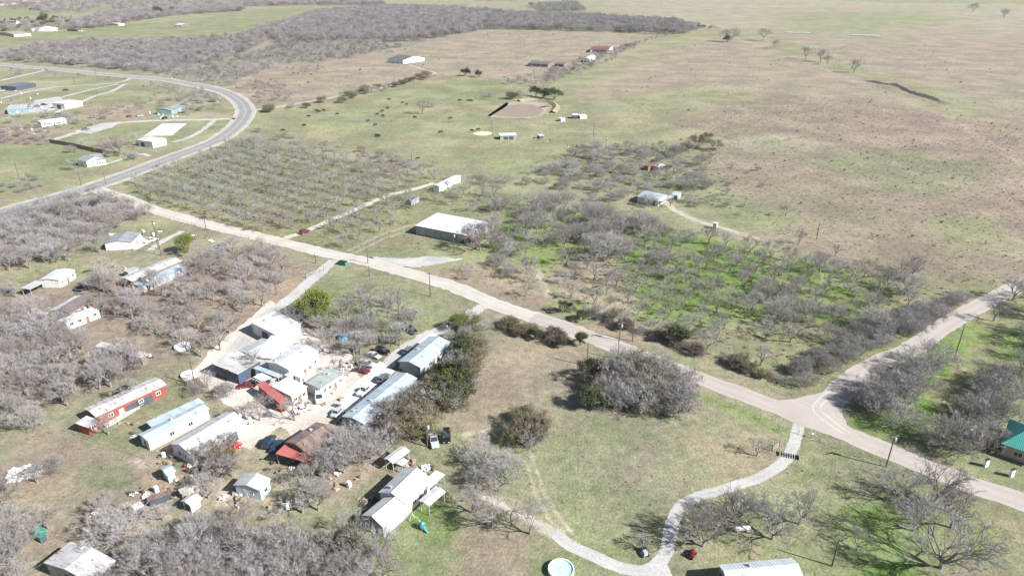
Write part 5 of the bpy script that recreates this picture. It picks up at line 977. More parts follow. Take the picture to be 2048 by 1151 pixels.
def gen_tree(seed, h=9, spread=4.2, trunk=1.8, limbs=5, split=(4,4,3), twigs=11, tw=.035, tl=.8, stems=1, r0=.22, leaf=0, leafs=.3, droop=0.0, up=.75):
    q = random.Random(seed); br = MB(); tv = []; tf = []
    def seg(a, b, ra, rb, n=4): br.tube(a, b, ra*1.12, rb*1.12, n, cap=False)
    tips = []
    def grow(p, d, L, r, lev):
        # two bends per branch
        for k in range(2):
            d2 = (d+Vector((q.uniform(-.22,.22), q.uniform(-.22,.22), q.uniform(-.08,.20)-droop))).normalized(); e = p+d2*L/2; r2 = r*.84
            seg(p, e, r, r2, 5 if lev == 0 else 4 if lev == 1 else 3); 
            if lev >= 1: tips.append((e, d2, L*.35))
            p, d, r = e, d2, r2
        if lev >= len(split): tips.append((p, d, L)); return
        for k in range(split[lev]):
            ax = d.orthogonal().normalized(); ax.rotate(Matrix.Rotation(q.uniform(0, 2*math.pi), 3, d)); nd = (d*q.uniform(.75,1.0)+ax*q.uniform(.45,.95)).normalized()
            nd = Vector((nd.x, nd.y, nd.z*.9+.12)).normalized(); grow(p, nd, L*q.uniform(.62,.85), r*.70, lev+1)
    for s in range(stems):
        o = Vector((0,0,-.1)) if stems == 1 else Vector((q.uniform(-1,1)*spread*.35, q.uniform(-1,1)*spread*.35, -.1))
        lean = Vector((q.uniform(-.12,.12), q.uniform(-.12,.12), 1)) if stems == 1 else Vector((o.x*.35+q.uniform(-.2,.2), o.y*.35+q.uniform(-.2,.2), 1)); lean.normalize()
        t = trunk*q.uniform(.85,1.15); p = o+lean*t; rr = r0*(1 if stems == 1 else .5); seg(o, p, rr*1.25, rr, 7)
        L0 = (h-t)*.42; n = limbs if stems == 1 else 3
        for k in range(n):
            a = 2*math.pi*(k+q.uniform(-.3,.3))/n; hz = spread/h*1.15*q.uniform(.55,1.15); d = Vector((math.cos(a)*hz, math.sin(a)*hz, up*q.uniform(.8,1.2))).normalized(); grow(p, d, L0*q.uniform(.8,1.15), rr*.66, 0)
    # scale to requested size
    mx = max(1e-3, max(t[0].z for t in tips)); k = h/(mx+tl*.5)
    for (p, d, L) in tips:
        for j in range(twigs if L > .5*tl else max(2, twigs//2)):
            dd = (d*.8+Vector((q.gauss(0,.6), q.gauss(0,.6), q.gauss(.12,.5)))).normalized(); l = tl*q.uniform(.5,1.25); st = p-d*L*q.uniform(0,.9)
            si = dd.orthogonal().normalized(); si.rotate(Matrix.Rotation(q.uniform(0, 6.28), 3, dd)); si *= tw*.5
            n = len(tv); m_ = st+dd*l*.5+Vector((q.uniform(-.08,.08), q.uniform(-.08,.08), q.uniform(-.05,.08)))*l
            tv.extend([tuple((st-si)*k), tuple((st+si)*k), tuple((m_+si*.7)*k), tuple((m_-si*.7)*k), tuple((m_+dd*l*.5+Vector((0,0,.1*l)))*k)]); tf.append((n,n+1,n+2,n+3)); tf.append((n+3,n+2,n+4))
    lv = []; lf = []
    if leaf:
        for (p, d, L) in tips:
            for j in range(leaf):
                c = p+Vector((q.gauss(0,.42), q.gauss(0,.42), q.gauss(0,.34)))*(.9+L*.3); a = Vector((q.gauss(0,1), q.gauss(0,1), q.gauss(0,1))).normalized(); b = a.orthogonal().normalized()*leafs*q.uniform(.5,1.1); a = a*leafs*q.uniform(.5,1.1)
                n = len(lv); lv.extend([tuple((c-a)*k), tuple((c+b)*k), tuple((c+a*.9)*k), tuple((c-b*.9)*k)]); lf.append((n,n+1,n+2,n+3))
    br.v = [tuple(Vector(v)*k) for v in br.v]
    return br, (tv, tf), (lv, lf)
def mk(name, vf, mat):
    me = bpy.data.meshes.new(name); me.from_pydata(vf[0], [], vf[1]); me.materials.append(mat); me.update(); return me
VAR = {}
def variant(key, bmat, tmat, lmat=None, **kw):
    br, tw_, lf = gen_tree(**kw); tr = br.mesh('trunk', bmat)
    if lmat:
        n = len(tw_[0]); me = bpy.data.meshes.new('crown'); me.from_pydata(tw_[0]+lf[0], [], tw_[1]+[tuple(i+n for i in f) for f in lf[1]]); me.materials.append(tmat); me.materials.append(lmat)
        me.polygons.foreach_set('material_index', [0]*len(tw_[1])+[1]*len(lf[1])); me.update(); cr = me
    else: cr = mk('crown', tw_, tmat)
    VAR.setdefault(key, []).append((tr, cr, kw['h']))
for s in range(5): variant('orchard', BK, TW, seed=100+s, h=8, spread=4.3+.3*s, trunk=1.6, limbs=5, split=(3,4,3), twigs=4, tw=.034, tl=.75, r0=.22)
for s in range(4): variant('pecan', BK, TW, seed=200+s, h=12, spread=6, trunk=2.6, limbs=6, split=(4,4,3), twigs=4, tw=.034, tl=.9, r0=.30)
for s in range(2): variant('bigpecan', BK, TW, seed=260+s, h=14, spread=8, trunk=1.8, limbs=7, split=(4,4,3), twigs=9, tw=.036, tl=1.0, r0=.32, up=.65)
for s in range(4): variant('brush', BK, TW, seed=300+s, h=6, spread=4, trunk=.5, limbs=4, split=(3,3,3), twigs=4, tw=.034, tl=.7, stems=6, r0=.17, up=.6)
for s in range(2): variant('brownbrush', BKD, TWB, LO, seed=340+s, h=5.5, spread=4, trunk=.5, limbs=4, split=(3,3,2), twigs=7, tw=.034, tl=.7, stems=6, r0=.14, leaf=4, leafs=.13, up=.6)
for s in range(3): variant('oak', BKD, TWB, LG, seed=400+s, h=8, spread=4.5, trunk=1.2, limbs=5, split=(3,4,3), twigs=5, tw=.032, tl=.7, r0=.3, leaf=8, leafs=.21)
for s in range(2): variant('yellowtree', BKD, TWB, LY, seed=420+s, h=9, spread=4.3, trunk=1.2, limbs=5, split=(3,4,3), twigs=4, tw=.03, tl=.6, r0=.3, leaf=7, leafs=.20)
for s in range(2): variant('willow', BK, TW, LW, seed=460+s, h=8, spread=6.5, trunk=1.0, limbs=6, split=(3,4,3), twigs=5, tw=.04, tl=.8, r0=.2, leaf=4, leafs=.17)
for s in range(2): variant('cedar', BKD, TWB, LG, seed=440+s, h=7, spread=2.4, trunk=.4, limbs=6, split=(3,3,3), twigs=3, tw=.03, tl=.5, r0=.2, leaf=12, leafs=.22, up=1.3)
NAME = {'bigpecan':'bare_tree','orchard':'bare_tree','pecan':'bare_tree','brush':'bare_brush','brownbrush':'leafy_brush','oak':'evergreen_tree','yellowtree':'evergreen_tree','cedar':'evergreen_shrub','willow':'willow_tree'}
TREES = []     # kind, x, y, height, base phrase
def T(kind, px, py, h, phrase=None, label=None): g = G(px, py); TREES.append([kind, g.x, g.y, h, phrase, label])
def inside(x, y, P):
    c = False; n = len(P)
    for i in range(n):
        ax, ay = P[i]; bx, by = P[(i+1) % n]
        if (ay > y) != (by > y) and x < ax+(y-ay)*(bx-ax)/(by-ay): c = not c
    return c
ROADPTS = []
for L_, w in ((HWY, 8.5), (ROAD, 5.0), (SIDE, 3.4), (DRIVE, 2.6)): ROADPTS.append(([tuple(G(*p)) for p in L_], w))
BUILD = [(o.matrix_world, o) for o in []]
FOOT = []
for o in list(COL.objects):
    if o.parent is None and o.type == 'EMPTY' and any(c.name.startswith('roof') for c in o.children) and o.get('category') not in ('car','van','pickup truck'):
        for c in o.children:
            if c.name.startswith('roof') and 'vent' not in c.name:
                cs, sn = math.cos(o.rotation_euler.z), math.sin(o.rotation_euler.z)
                vs = [v.co for v in c.data.vertices]; xs = [v.x for v in vs]; ys = [v.y for v in vs]
                FOOT.append((o.location.x, o.location.y, cs, sn, min(xs)-1, max(xs)+1, min(ys)-1, max(ys)+1))
def blocked(x, y, pad=0.0):
    for L_, w in ROADPTS:
        for i in range(len(L_)-1):
            ax, ay = L_[i]; ex, ey = L_[i+1][0]-ax, L_[i+1][1]-ay; t = max(0, min(1, ((x-ax)*ex+(y-ay)*ey)/(ex*ex+ey*ey+1e-9)))
            if math.hypot(x-ax-t*ex, y-ay-t*ey) < w+pad: return True
    for ox, oy, cs, sn, x0, x1, y0, y1 in FOOT:
        lx = (x-ox)*cs+(y-oy)*sn; ly = -(x-ox)*sn+(y-oy)*cs
        if x0-pad < lx < x1+pad and y0-pad < ly < y1+pad: return True
    return False
def scatter(P, sp, kinds, h0, h1, grid=None, jit=.45, skip=0.0, phrase=None, seed=1):
    q = random.Random(seed); PW = W(P); xs = [p[0] for p in PW]; ys = [p[1] for p in PW]
    ang = grid or 0.0; ca, sa = math.cos(ang), math.sin(ang); cx, cy = sum(xs)/len(xs), sum(ys)/len(ys); Rr = max(math.hypot(a-cx, b-cy) for a, b in PW); n = int(Rr/sp)+1
    for i in range(-n, n+1):
        for j in range(-n, n+1):
            if q.random() < skip: continue
            u = (i+q.uniform(-jit,jit))*sp; v = (j+q.uniform(-jit,jit))*sp; x = cx+u*ca-v*sa; y = cy+u*sa+v*ca
            if inside(x, y, PW) and not blocked(x, y): TREES.append([q.choice(kinds), x, y, q.uniform(h0, h1), phrase, None])
gR = math.atan2(149-341, 74+210)
scatter([(498,280),(245,376),(420,440),(560,474),(620,458),(740,405),(850,365),(905,362)], 9.2, ['orchard'], 6.4, 8.4, gR, .12, .05, seed=11)
scatter([(625,470),(760,410),(850,380),(830,430),(760,480),(700,506)], 10, ['orchard'], 6, 8, gR, .18, .06, seed=12)
scatter([(850,395),(920,365),(1000,385),(1000,430),(900,420)], 12, ['orchard'], 6, 8, gR, .3, .3, seed=13)
scatter([(990,420),(1060,400),(1190,430),(1290,455),(1300,510),(1200,520),(1040,480)], 8, ['pecan','pecan','orchard','brush'], 8, 12, gR, .4, .05, seed=14)
scatter([(1290,450),(1480,490),(1700,545),(1850,580),(1780,650),(1600,700),(1480,660),(1300,540)], 8.2, ['orchard','orchard','orchard','brush'], 6.5, 8.5, gR, .13, .05, seed=15)
scatter([(1110,520),(1300,500),(1480,660),(1560,750),(1400,700),(1230,650),(1120,600)], 8.2, ['orchard'], 5.5, 7.8, gR, .13, .06, seed=16)
scatter([(1560,760),(1630,705),(1730,652),(1850,610),(1965,588),(1995,596),(1900,634),(1800,683),(1690,746),(1605,788)], 3.8, ['brush'], 4.6, 6.6, 0, .45, .1, seed=17)
scatter([(1100,612),(1180,634),(1330,688),(1480,742),(1585,785),(1570,762),(1420,705),(1200,622)], 2.7, ['brownbrush','brush','brush'], 2.2, 4.2, 0, .45, .15, seed=18)
scatter([(940,470),(1060,470),(1090,560),(1010,560),(960,520)], 8, ['orchard','pecan','brush'], 6, 9, 0, .4, .15, seed=19)
scatter([(900,545),(1010,520),(1070,560),(1060,600),(950,590)], 10, ['orchard'], 4, 6.5, 0, .4, .2, seed=20)
scatter([(1722,812),(1770,782),(1840,735),(1868,718),(1870,745),(1835,800),(1785,866),(1745,858)], 4.4, ['brush','brush','pecan'], 6.5, 8.5, 0, .4, .1, seed=21)
scatter([(1885,905),(1925,850),(1955,790),(1990,740),(2015,760),(1998,860),(1970,905)], 4.4, ['brush','brush','pecan'], 7, 9, 0, .4, .1, seed=22)
scatter([(1960,620),(2048,570),(2150,560),(2150,820),(2040,800),(1990,720)], 8, ['pecan','orchard'], 8, 11, 0, .4, .2, seed=23)
scatter([(1175,760),(1220,740),(1320,750),(1390,790),(1380,830),(1290,835),(1200,815)], 3.6, ['brush']*8+['brownbrush'], 3.8, 8.2, 0, .4, .05, seed=24)
scatter([(865,760),(900,700),(940,690),(960,720),(940,770),(940,815),(870,830)], 4.0, ['brush','oak','yellowtree','brownbrush','brush'], 4, 7.8, 0, .4, .05, seed=25)
scatter([(880,700),(900,660),(950,640),(975,650),(960,700),(930,720)], 4.0, ['brush','brownbrush','brush','yellowtree'], 4.5, 6.5, 0, .4, .05, seed=26)
scatter([(740,850),(790,780),(840,750),(870,780),(880,830),(830,890),(740,905),(715,880)], 4.8, ['brush','orchard','brownbrush'], 5, 7.5, 0, .4, .08, seed=27)
scatter([(1000,650),(1050,655),(1110,672),(1150,690),(1140,700),(1060,685),(1005,668)], 3.6, ['brownbrush','oak','brownbrush','brush'], 3, 4.6, 0, .4, .05, seed=28)
scatter([(1010,880),(1050,850),(1100,860),(1110,885),(1060,895)], 4, ['brush','brownbrush'], 4.5, 6.5, 0, .4, .05, seed=29)
scatter([(900,960),(960,920),(1020,950),(1010,985),(940,990)], 5, ['brush','orchard'], 5, 7, 0, .4, .05, seed=30)
scatter([(900,1040),(960,1020),(1060,1030),(1070,1080),(1000,1110),(930,1090)], 6, ['orchard','orchard','brush'], 6, 8.5, 0, .35, .05, seed=31)
scatter([(-40,450),(60,425),(170,392),(250,402),(300,430),(285,440),(210,470),(130,510),(60,545),(-40,560)], 5.2, ['brush','orchard','brush','pecan'], 6, 9.5, 0, .45, .05, seed=32)
scatter([(200,545),(330,575),(440,500),(540,500),(620,540),(560,590),(470,660),(420,720),(330,700),(230,640),(150,640)], 7.6, ['orchard','orchard','pecan'], 6.5, 9, gR, .3, .04, seed=33)
scatter([(-60,600),(110,650),(200,720),(300,740),(200,790),(120,830),(60,870),(-60,900)], 6.8, ['orchard','pecan','brush'], 6.5, 9.5, gR, .35, .04, seed=34)
scatter([(590,640),(640,620),(760,600),(870,640),(800,690),(690,720),(640,710)], 7.0, ['orchard','pecan','brush'], 6, 9, 0, .4, .08, seed=35)
scatter([(480,980),(520,930),(560,950),(640,950),(720,930),(760,960),(720,1010),(650,1060),(540,1050),(480,1020)], 6.5, ['orchard','pecan','orchard'], 6.5, 9, 0, .4, .08, seed=36)
scatter([(620,905),(700,880),(770,885),(760,920),(740,965),(650,965)], 6, ['orchard','brush','orchard'], 6, 8.5, 0, .4, .1, seed=60)
scatter([(400,1000),(450,985),(480,1040),(460,1080),(380,1070)], 5, ['orchard','brush'], 5, 7, 0, .4, .1, seed=61)
scatter([(330,860),(300,830),(400,760),(450,790),(420,800)], 9, ['orchard'], 4, 6, 0, .4, .3, seed=62)
scatter([(560,690),(700,720),(760,740),(700,780),(640,760)], 8, ['orchard'], 5, 7, 0, .4, .3, seed=63)
scatter([(0,400),(60,420),(0,470),(-60,500),(-60,410)], 6, ['brush'], 5, 8, 0, .4, .1, seed=64)
scatter([(0,200),(150,215),(300,200),(260,240),(100,250),(0,262)], 17, ['orchard','brush'], 4, 7, 0, .45, .35, seed=70)
scatter([(330,195),(440,200),(450,225),(380,235),(310,225)], 11, ['orchard','brush'], 4, 7, 0, .45, .35, seed=71)
scatter([(0,255),(130,255),(100,290),(0,290)], 8, ['brush'], 3, 5, 0, .45, .2, seed=72)
0 and scatter([(1380,640),(1500,580),(1640,600),(1760,620),(1700,680),(1560,700),(1450,680)], 7, ['brush','brush','orchard'], 4.5, 7, 0, .45, .2, seed=80)
scatter([(330,800),(420,740),(470,800),(520,820),(460,850),(420,800)], 6, ['orchard','brush'], 3.5, 6, 0, .45, .15, seed=81)
scatter([(360,930),(560,900),(580,960),(460,1000),(380,1000)], 7, ['orchard','brush','orchard'], 4.5, 7, 0, .45, .2, seed=82)
scatter([(120,1015),(260,990),(420,1015),(420,1080),(200,1080)], 7.5, ['orchard','brush','orchard'], 4.5, 7, 0, .45, .25, seed=83)
scatter([(200,900),(300,860),(330,830),(260,800),(160,860)], 11, ['orchard'], 4, 6, 0, .45, .35, seed=84)
scatter([(0,640),(60,590),(0,590)], 6, ['orchard'], 6, 8, 0, .45, .2, seed=85)
scatter([(430,166),(480,160),(560,172),(600,190),(540,205),(505,212),(480,190)], 11, ['brush','orchard'], 4, 7, 0, .45, .2, seed=90)
scatter([(60,232),(150,240),(220,232),(200,250),(90,262)], 13, ['brush','orchard'], 4, 7, 0, .45, .3, seed=91)
scatter([(370,1110),(470,1060),(560,1090),(700,1080),(780,1120),(780,1220),(330,1220)], 4.4, ['orchard','brush','pecan'], 6.5, 9, 0, .4, .05, seed=37)
scatter([(-30,1000),(60,1010),(150,1030),(130,1080),(60,1110),(60,1200),(-40,1200)], 5.5, ['orchard','orchard','brush'], 6, 8.5, 0, .4, .15, seed=38)
scatter([(220,1080),(330,1060),(420,1080),(380,1130),(420,1220),(180,1220)], 5.5, ['orchard','orchard','brush'], 5.5, 8, 0, .4, .1, seed=39)
scatter([(1370,1050),(1420,1020),(1560,1010),(1620,1060),(1560,1090),(1420,1100)], 11, ['orchard','pecan'], 6.5, 9, 0, .3, .15, seed=40)
scatter([(1760,1010),(1860,980),(1920,1010),(1900,1110),(1860,1200),(1760,1200)], 9, ['pecan'], 8, 11, 0, .35, .1, seed=41)
scatter([(1440,870),(1550,870),(1550,930),(1480,910)], 9, ['orchard'], 4, 5.5, 0, .35, .2, seed=42)
scatter([(1060,350),(1110,330),(1150,300),(1230,290),(1290,300),(1350,300),(1420,330),(1440,420),(1340,420),(1200,410),(1120,395)], 8.5, ['brush','pecan','orchard'], 4.5, 9, 0, .45, .12, seed=43)
scatter([(1440,300),(1560,360),(1480,440),(1400,400),(1380,320)], 14, ['brush'], 2, 4, 0, .45, .2, seed=44)
scatter([(1500,462),(1700,505),(1960,570),(1960,580),(1700,520),(1500,475)], 9, ['orchard','brush'], 5, 7, 0, .45, .45, seed=45)
scatter([(520,262),(720,300),(920,345),(1060,370),(1060,385),(900,360),(700,312),(500,270)], 9, ['orchard','brush'], 5, 7, 0, .45, .35, seed=46)
scatter([(300,290),(200,290),(120,310),(230,335),(330,310)], 16, ['pecan','orchard'], 6, 9, 0, .4, .35, seed=47)
scatter([(0,370),(70,350),(95,370),(0,400)], 6, ['brush'], 3, 4.5, 0, .45, .1, seed=48)
scatter([(0,280),(60,265),(150,250),(110,270),(40,285)], 9, ['brush','brownbrush'], 3, 5, 0, .45, .1, seed=49)
scatter([(140,250),(200,225),(300,200),(420,190),(430,210),(330,205),(250,225),(190,245)], 10, ['brush','orchard'], 4, 6.5, 0, .45, .15, seed=50)
scatter([(280,170),(390,180),(440,196),(450,215),(400,205),(300,185)], 9, ['brush','orchard'], 4, 6.5, 0, .45, .1, seed=51)
scatter([(90,148),(250,160),(250,166),(120,154)], 9, ['brush'], 3, 5, 0, .45, .2, seed=52)
scatter([(20,160),(60,152),(20,140),(0,145)], 12, ['brush'], 4, 7, 0, .45, .2, seed=53)
scatter([(520,224),(640,205),(860,150),(870,156),(660,212),(520,228)], 8, ['brush','orchard','brownbrush'], 4, 6.5, 0, .45, .25, seed=54)
scatter([(1010,168),(1060,150),(1150,140),(1180,120),(1250,95),(1300,85),(1170,150),(1090,175)], 11, ['brush','orchard'], 5, 8, 0, .45, .15, seed=55)
scatter([(490,205),(560,195),(600,190),(560,212),(500,215)], 11, ['brush'], 3, 6, 0, .45, .3, seed=56)
# individual trees seen clearly
for a in [('yellowtree',640,644,10.5,None,'rounded yellow-green tree above the white compound'),('yellowtree',377,505,7.5,None,'rounded yellow-green tree at the lower left roadside yard'),('cedar',1160,690,4,None,'dark clipped evergreen on the lower verge of the main road'),
          ('oak',1195,812,7,None,'dark evergreen on the lower left rim of the brushy round thicket'),('oak',1180,765,6.5,None,'dark evergreen on the upper left rim of the brushy round thicket'),('oak',905,770,8.5,None,'dark green tree in the middle of the bushes left of the bare field'),
          ('oak',890,800,8,None,'dark green tree at the bottom of the bushes left of the bare field'),('oak',925,800,7.5,None,'dark green tree on the right of the bushes by the bare field'),('pecan',75,965,6,None,'bare bush beside the white rubble heap in the bare paddock'),
          ('brush',100,945,5,None,'low bare thicket right of the white rubble heap'),('bigpecan',960,500,13,None,'tall bare tree at the brick end of the striped tin warehouse'),('pecan',985,480,12,None,'bare tree just right of the brick end of the warehouse'),
          ('bigpecan',240,312,13,None,'big bare tree between the cottage and the raised white house'),('orchard',150,340,8,None,'bare tree left of the two-gabled cottage'),('oak',90,48,22,None,'broad dark evergreen in the far top left'),('oak',318,30,22,None,'tall evergreen left of the far pair above the green field'),('oak',345,27,17,None,'lower evergreen right of the far pair above the green field'),
          ('oak',930,152,9,None,'left dark evergreen at the corner of the cow pasture'),('oak',958,155,8,None,'right dark evergreen at the corner of the cow pasture'),('oak',1072,193,9,None,'dark evergreen on the dam left of centre'),('oak',1090,196,8,None,'dark evergreen on the dam in the middle'),('oak',1108,200,11,None,'tallest dark evergreen at the right end of the dam'),
          ('brownbrush',1025,198,7,None,'rusty brown bush at the left end of the dam'),('brush',1040,196,8,None,'grey bush on the pond dam beside the rusty one'),('willow',1395,296,9.5,None,'yellow-green willow on the pasture edge'),('willow',1368,304,7,None,'low pale willow left of the two large ones'),('willow',1412,284,7,None,'small pale willow behind the two large ones'),('willow',1350,312,5,None,'lowest pale willow at the left end of the clump'),('willow',1428,300,8,None,'smaller yellow-green willow on the right'),('brush',1370,300,6,None,'grey brush at the foot of the yellow-green willow'),
          ('pecan',845,228,12,None,'tall bare tree standing among the cows'),('brush',865,214,5,None,'small green bush behind the tall tree among the cows'),('brush',980,194,6,None,'upper small bush in the green corner left of the pond'),('orchard',983,200,7,None,'bare tree in the green corner left of the pond'),
          ('pecan',1527,82,20,None,'wide bare tree left of the near upper right hay rows'),('pecan',1550,97,15,None,'pale bare tree below the wide one near the creek head'),('bigpecan',1458,84,24,None,'large leaning bare tree by the creek head'),('oak',1454,85,12,None,'dark lower tree at the foot of the large leaning tree'),
          ('pecan',1611,118,16,None,'round bare tree first of three above the creek'),('pecan',1641,124,18,None,'tall bare tree second of three above the creek'),('orchard',1654,130,12,None,'thin bare tree third of three above the creek'),('pecan',1707,146,17,None,'lone spreading bare tree right of the three above the creek'),
          ('pecan',1945,26,26,None,'left lone bare tree in the far upper right field'),('pecan',2007,37,24,None,'right lone bare tree in the far upper right field'),('orchard',1571,432,6,None,'fallen dark dead tree in the weedy pasture'),
          ('pecan',1807,560,9,None,'bare tree behind the upper fence at far right'),('pecan',1825,548,9.5,None,'thin bare tree between two others behind the upper orchard fence'),('pecan',1640,545,9,None,'wide bare tree at the upper edge of the green orchard'),
          ('cedar',1355,688,6,None,'dark vine-covered evergreen on the lower green orchard edge'),('oak',1130,625,4.5,None,'evergreen bush above the main road left of the green orchard'),('oak',1165,640,4,None,'second evergreen bush above the main road'),
          ('bigpecan',1880,1135,14,None,'large bare tree with swept branches near the bottom right'),('pecan',1890,1020,8,None,'curved bare tree below the near road at right'),('orchard',1714,1100,5,None,'small bare tree left of the bottom right utility pole'),
          ('bigpecan',1405,1092,10,None,'dark-limbed bare tree right of the gravel drive'),('bigpecan',1545,1078,10,None,'spreading bare tree right of the propane tank'),('orchard',1470,1045,7.5,None,'bare tree beside the propane tank'),('orchard',1285,1098,4,None,'small bare tree shading the garden tractor'),
          ('orchard',800,690,8,None,'pale-limbed bare tree above the upper pale blue home'),('orchard',720,705,7,None,'pale-trunked bare tree above the parked car row'),('orchard',520,840,7,None,'bare tree in the middle of the caliche yard'),('orchard',590,840,6.5,None,'bare tree in front of the white car by the red shed'),
          ('orchard',440,700,8.5,None,'bare tree casting long shadows left of the grey compound workshop'),('orchard',470,900,6,None,'bare tree below the bright red pickup'),('brownbrush',450,935,4.5,None,'dark shaded bush below the dark teal pickup'),
          ('orchard',255,800,7,None,'bare tree in front of the red-walled long building'),('orchard',510,745,7,None,'bare tree among the central compound roofs'),('brush',400,975,4,None,'dark bushy tree above the rust-striped cottage'),
          ('orchard',110,520,8,None,'pale bare tree left of the pair on the left lawn'),('orchard',138,521,8,None,'pale bare tree right of the pair on the left lawn'),('pecan',200,505,9,None,'dense rounded bare tree by the grey-roofed yard house'),('pecan',205,582,9,None,'large pale-trunked bare tree right of the trampoline'),
          ('pecan',200,778,8,None,'pale bare tree behind the red-walled building'),('yellowtree',578,1150,4,None,'small yellowish bush at the bottom edge'),('cedar',690,1110,6,None,'dark evergreen between bare trees at the bottom edge')]: T(*a)
# the 300 that show largest become trees of their own, the rest one woodland
def apparent(t): px, py, d = proj(t[1], t[2], t[3]/2); return t[3]/d if (-60 < px < 2108 and -80 < py < 1230) else 0
BARE = [t for t in TREES if t[0] in ('orchard','pecan','brush','bigpecan')]; OTHER = [t for t in TREES if t[0] not in ('orchard','pecan','brush','bigpecan')]
BARE.sort(key=lambda t: (-1 if t[5] else 0, -apparent(t)))
IND = BARE[:292]+sorted(OTHER, key=lambda t: (-1 if t[5] else 0, -apparent(t)))[:140]
REST = BARE[292:]+sorted(OTHER, key=lambda t: (-1 if t[5] else 0, -apparent(t)))[140:]
rt = random.Random(99)
DESC = {'bigpecan':'very large bare tree','orchard':'bare grey orchard tree','pecan':'tall spreading bare tree','brush':'many-stemmed bare grey brush','brownbrush':'olive-brown leafy brush','oak':'dark green leafy tree','yellowtree':'yellow-green leafy tree','cedar':'narrow dark evergreen','willow':'pale green willow'}
for k, x, y, h, ph, lb in IND:
    tr, cr, hh = rt.choice(VAR[k]); s = h/hh; r = empty(NAME[k], (x, y, 0), rt.uniform(0, 6.28)); r.scale = (s*rt.uniform(.92,1.15), s*rt.uniform(.92,1.15), s)
    a = link(bpy.data.objects.new('trunk', tr), r); b = link(bpy.data.objects.new('crown', cr), r)
    tag(r, lb or DESC[k], 'shrub' if 'brush' in k else 'tree', {'bigpecan':'tall bare trees','orchard':'bare orchard trees','pecan':'tall bare trees','brush':'bare grey brush','brownbrush':'leafy roadside brush','oak':'dark evergreen trees','yellowtree':'yellow-green trees','cedar':'narrow evergreens','willow':'pale green willows'}[k])
    if not lb: AUTO.append((r, DESC[k], x, y))
# ---- stuff: woodland far off, pasture weeds
for s in range(3): variant('far', BK, TWF, seed=500+s, h=8, spread=4.2, trunk=1, limbs=4, split=(3,3,2), twigs=5, tw=.085, tl=1.2, r0=.2, stems=2)
variant('farleaf', BKD, TWB, LO, seed=510, h=7, spread=4, trunk=1, limbs=4, split=(3,2), twigs=4, tw=.09, tl=1.1, r0=.2, stems=2, leaf=7, leafs=.35)
def tuft(seed, n, w, h, mat):
    q = random.Random(seed); v = []; f = []
    for k in range(n):
        a = q.uniform(0,6.28); r = abs(q.gauss(0,.35))*w; x, y = r*math.cos(a), r*math.sin(a); d = Vector((q.gauss(0,.45), q.gauss(0,.45), 1)).normalized(); hh = h*q.uniform(.5,1.1); sx = q.uniform(.02,.06)*1.6; b = q.uniform(0,3.14)
        i = len(v); v += [(x-sx*math.cos(b), y-sx*math.sin(b), -.02), (x+sx*math.cos(b), y+sx*math.sin(b), -.02), (x+d.x*hh, y+d.y*hh, d.z*hh)]; f.append((i,i+1,i+2))
    return mk('tuft', (v, f), mat)
def scat_group(name, meshes):
    """collection of source meshes, kept out of the scene, for one scattered object"""
    col = bpy.data.collections.new(name+'_sources')
    for i, ms in enumerate(meshes):
        if isinstance(ms, tuple):
            a, b = ms; nv = len(a.vertices); V = [tuple(v.co) for v in a.vertices]+[tuple(v.co) for v in b.vertices]; F = [tuple(p.vertices) for p in a.polygons]+[tuple(j+nv for j in p.vertices) for p in b.polygons]
            me = bpy.data.meshes.new('source'); me.from_pydata(V, [], F); me.materials.append(a.materials[0])
            for m_ in b.materials: me.materials.append(m_)
            me.polygons.foreach_set('material_index', [0]*len(a.polygons)+[1+p.material_index for p in b.polygons]); me.update()
        else: me = ms
        o = bpy.data.objects.new(f'source{i:02d}', me); col.objects.link(o)
    return col
def stuff(name, label, pts, meshes):
    """pts: x, y, scale, variant, rot"""
    col = scat_group(name, meshes); me = bpy.data.meshes.new(name); me.from_pydata([(p[0],p[1],0) for p in pts], [], [])
    for nm, i, tp in (('sc',2,'FLOAT'),('rot',4,'FLOAT'),('vi',3,'INT')):
        at = me.attributes.new(nm, tp, 'POINT'); at.data.foreach_set('value', [p[i] for p in pts])
    o = link(bpy.data.objects.new(name, me)); tag(o, label, name.replace('_',' '), kind='stuff')
    ng = bpy.data.node_groups.new(name, 'GeometryNodeTree'); ng.interface.new_socket('Geometry', in_out='INPUT', socket_type='NodeSocketGeometry'); ng.interface.new_socket('Geometry', in_out='OUTPUT', socket_type='NodeSocketGeometry')
    N = ng.nodes.new; gi = N('NodeGroupInput'); go = N('NodeGroupOutput'); ip = N('GeometryNodeInstanceOnPoints'); ci = N('GeometryNodeCollectionInfo'); ci.inputs[0].default_value = col; ci.inputs[1].default_value = True; ci.inputs[2].default_value = True
    def na(nm, tp): n = N('GeometryNodeInputNamedAttribute'); n.data_type = tp; n.inputs[0].default_value = nm; return n.outputs[0]
    ng.links.new(gi.outputs[0], ip.inputs['Points']); ng.links.new(ci.outputs[0], ip.inputs['Instance']); ip.inputs['Pick Instance'].default_value = True
    ng.links.new(na('vi','INT'), ip.inputs['Instance Index']); ng.links.new(na('sc','FLOAT'), ip.inputs['Scale'])
    cx = N('ShaderNodeCombineXYZ'); ng.links.new(na('rot','FLOAT'), cx.inputs[2]); er = N('FunctionNodeEulerToRotation'); ng.links.new(cx.outputs[0], er.inputs[0]); ng.links.new(er.outputs[0], ip.inputs['Rotation'])
    ng.links.new(ip.outputs[0], go.inputs[0]); md = o.modifiers.new('scatter', 'NODES'); md.node_group = ng; return o
qs = random.Random(5)
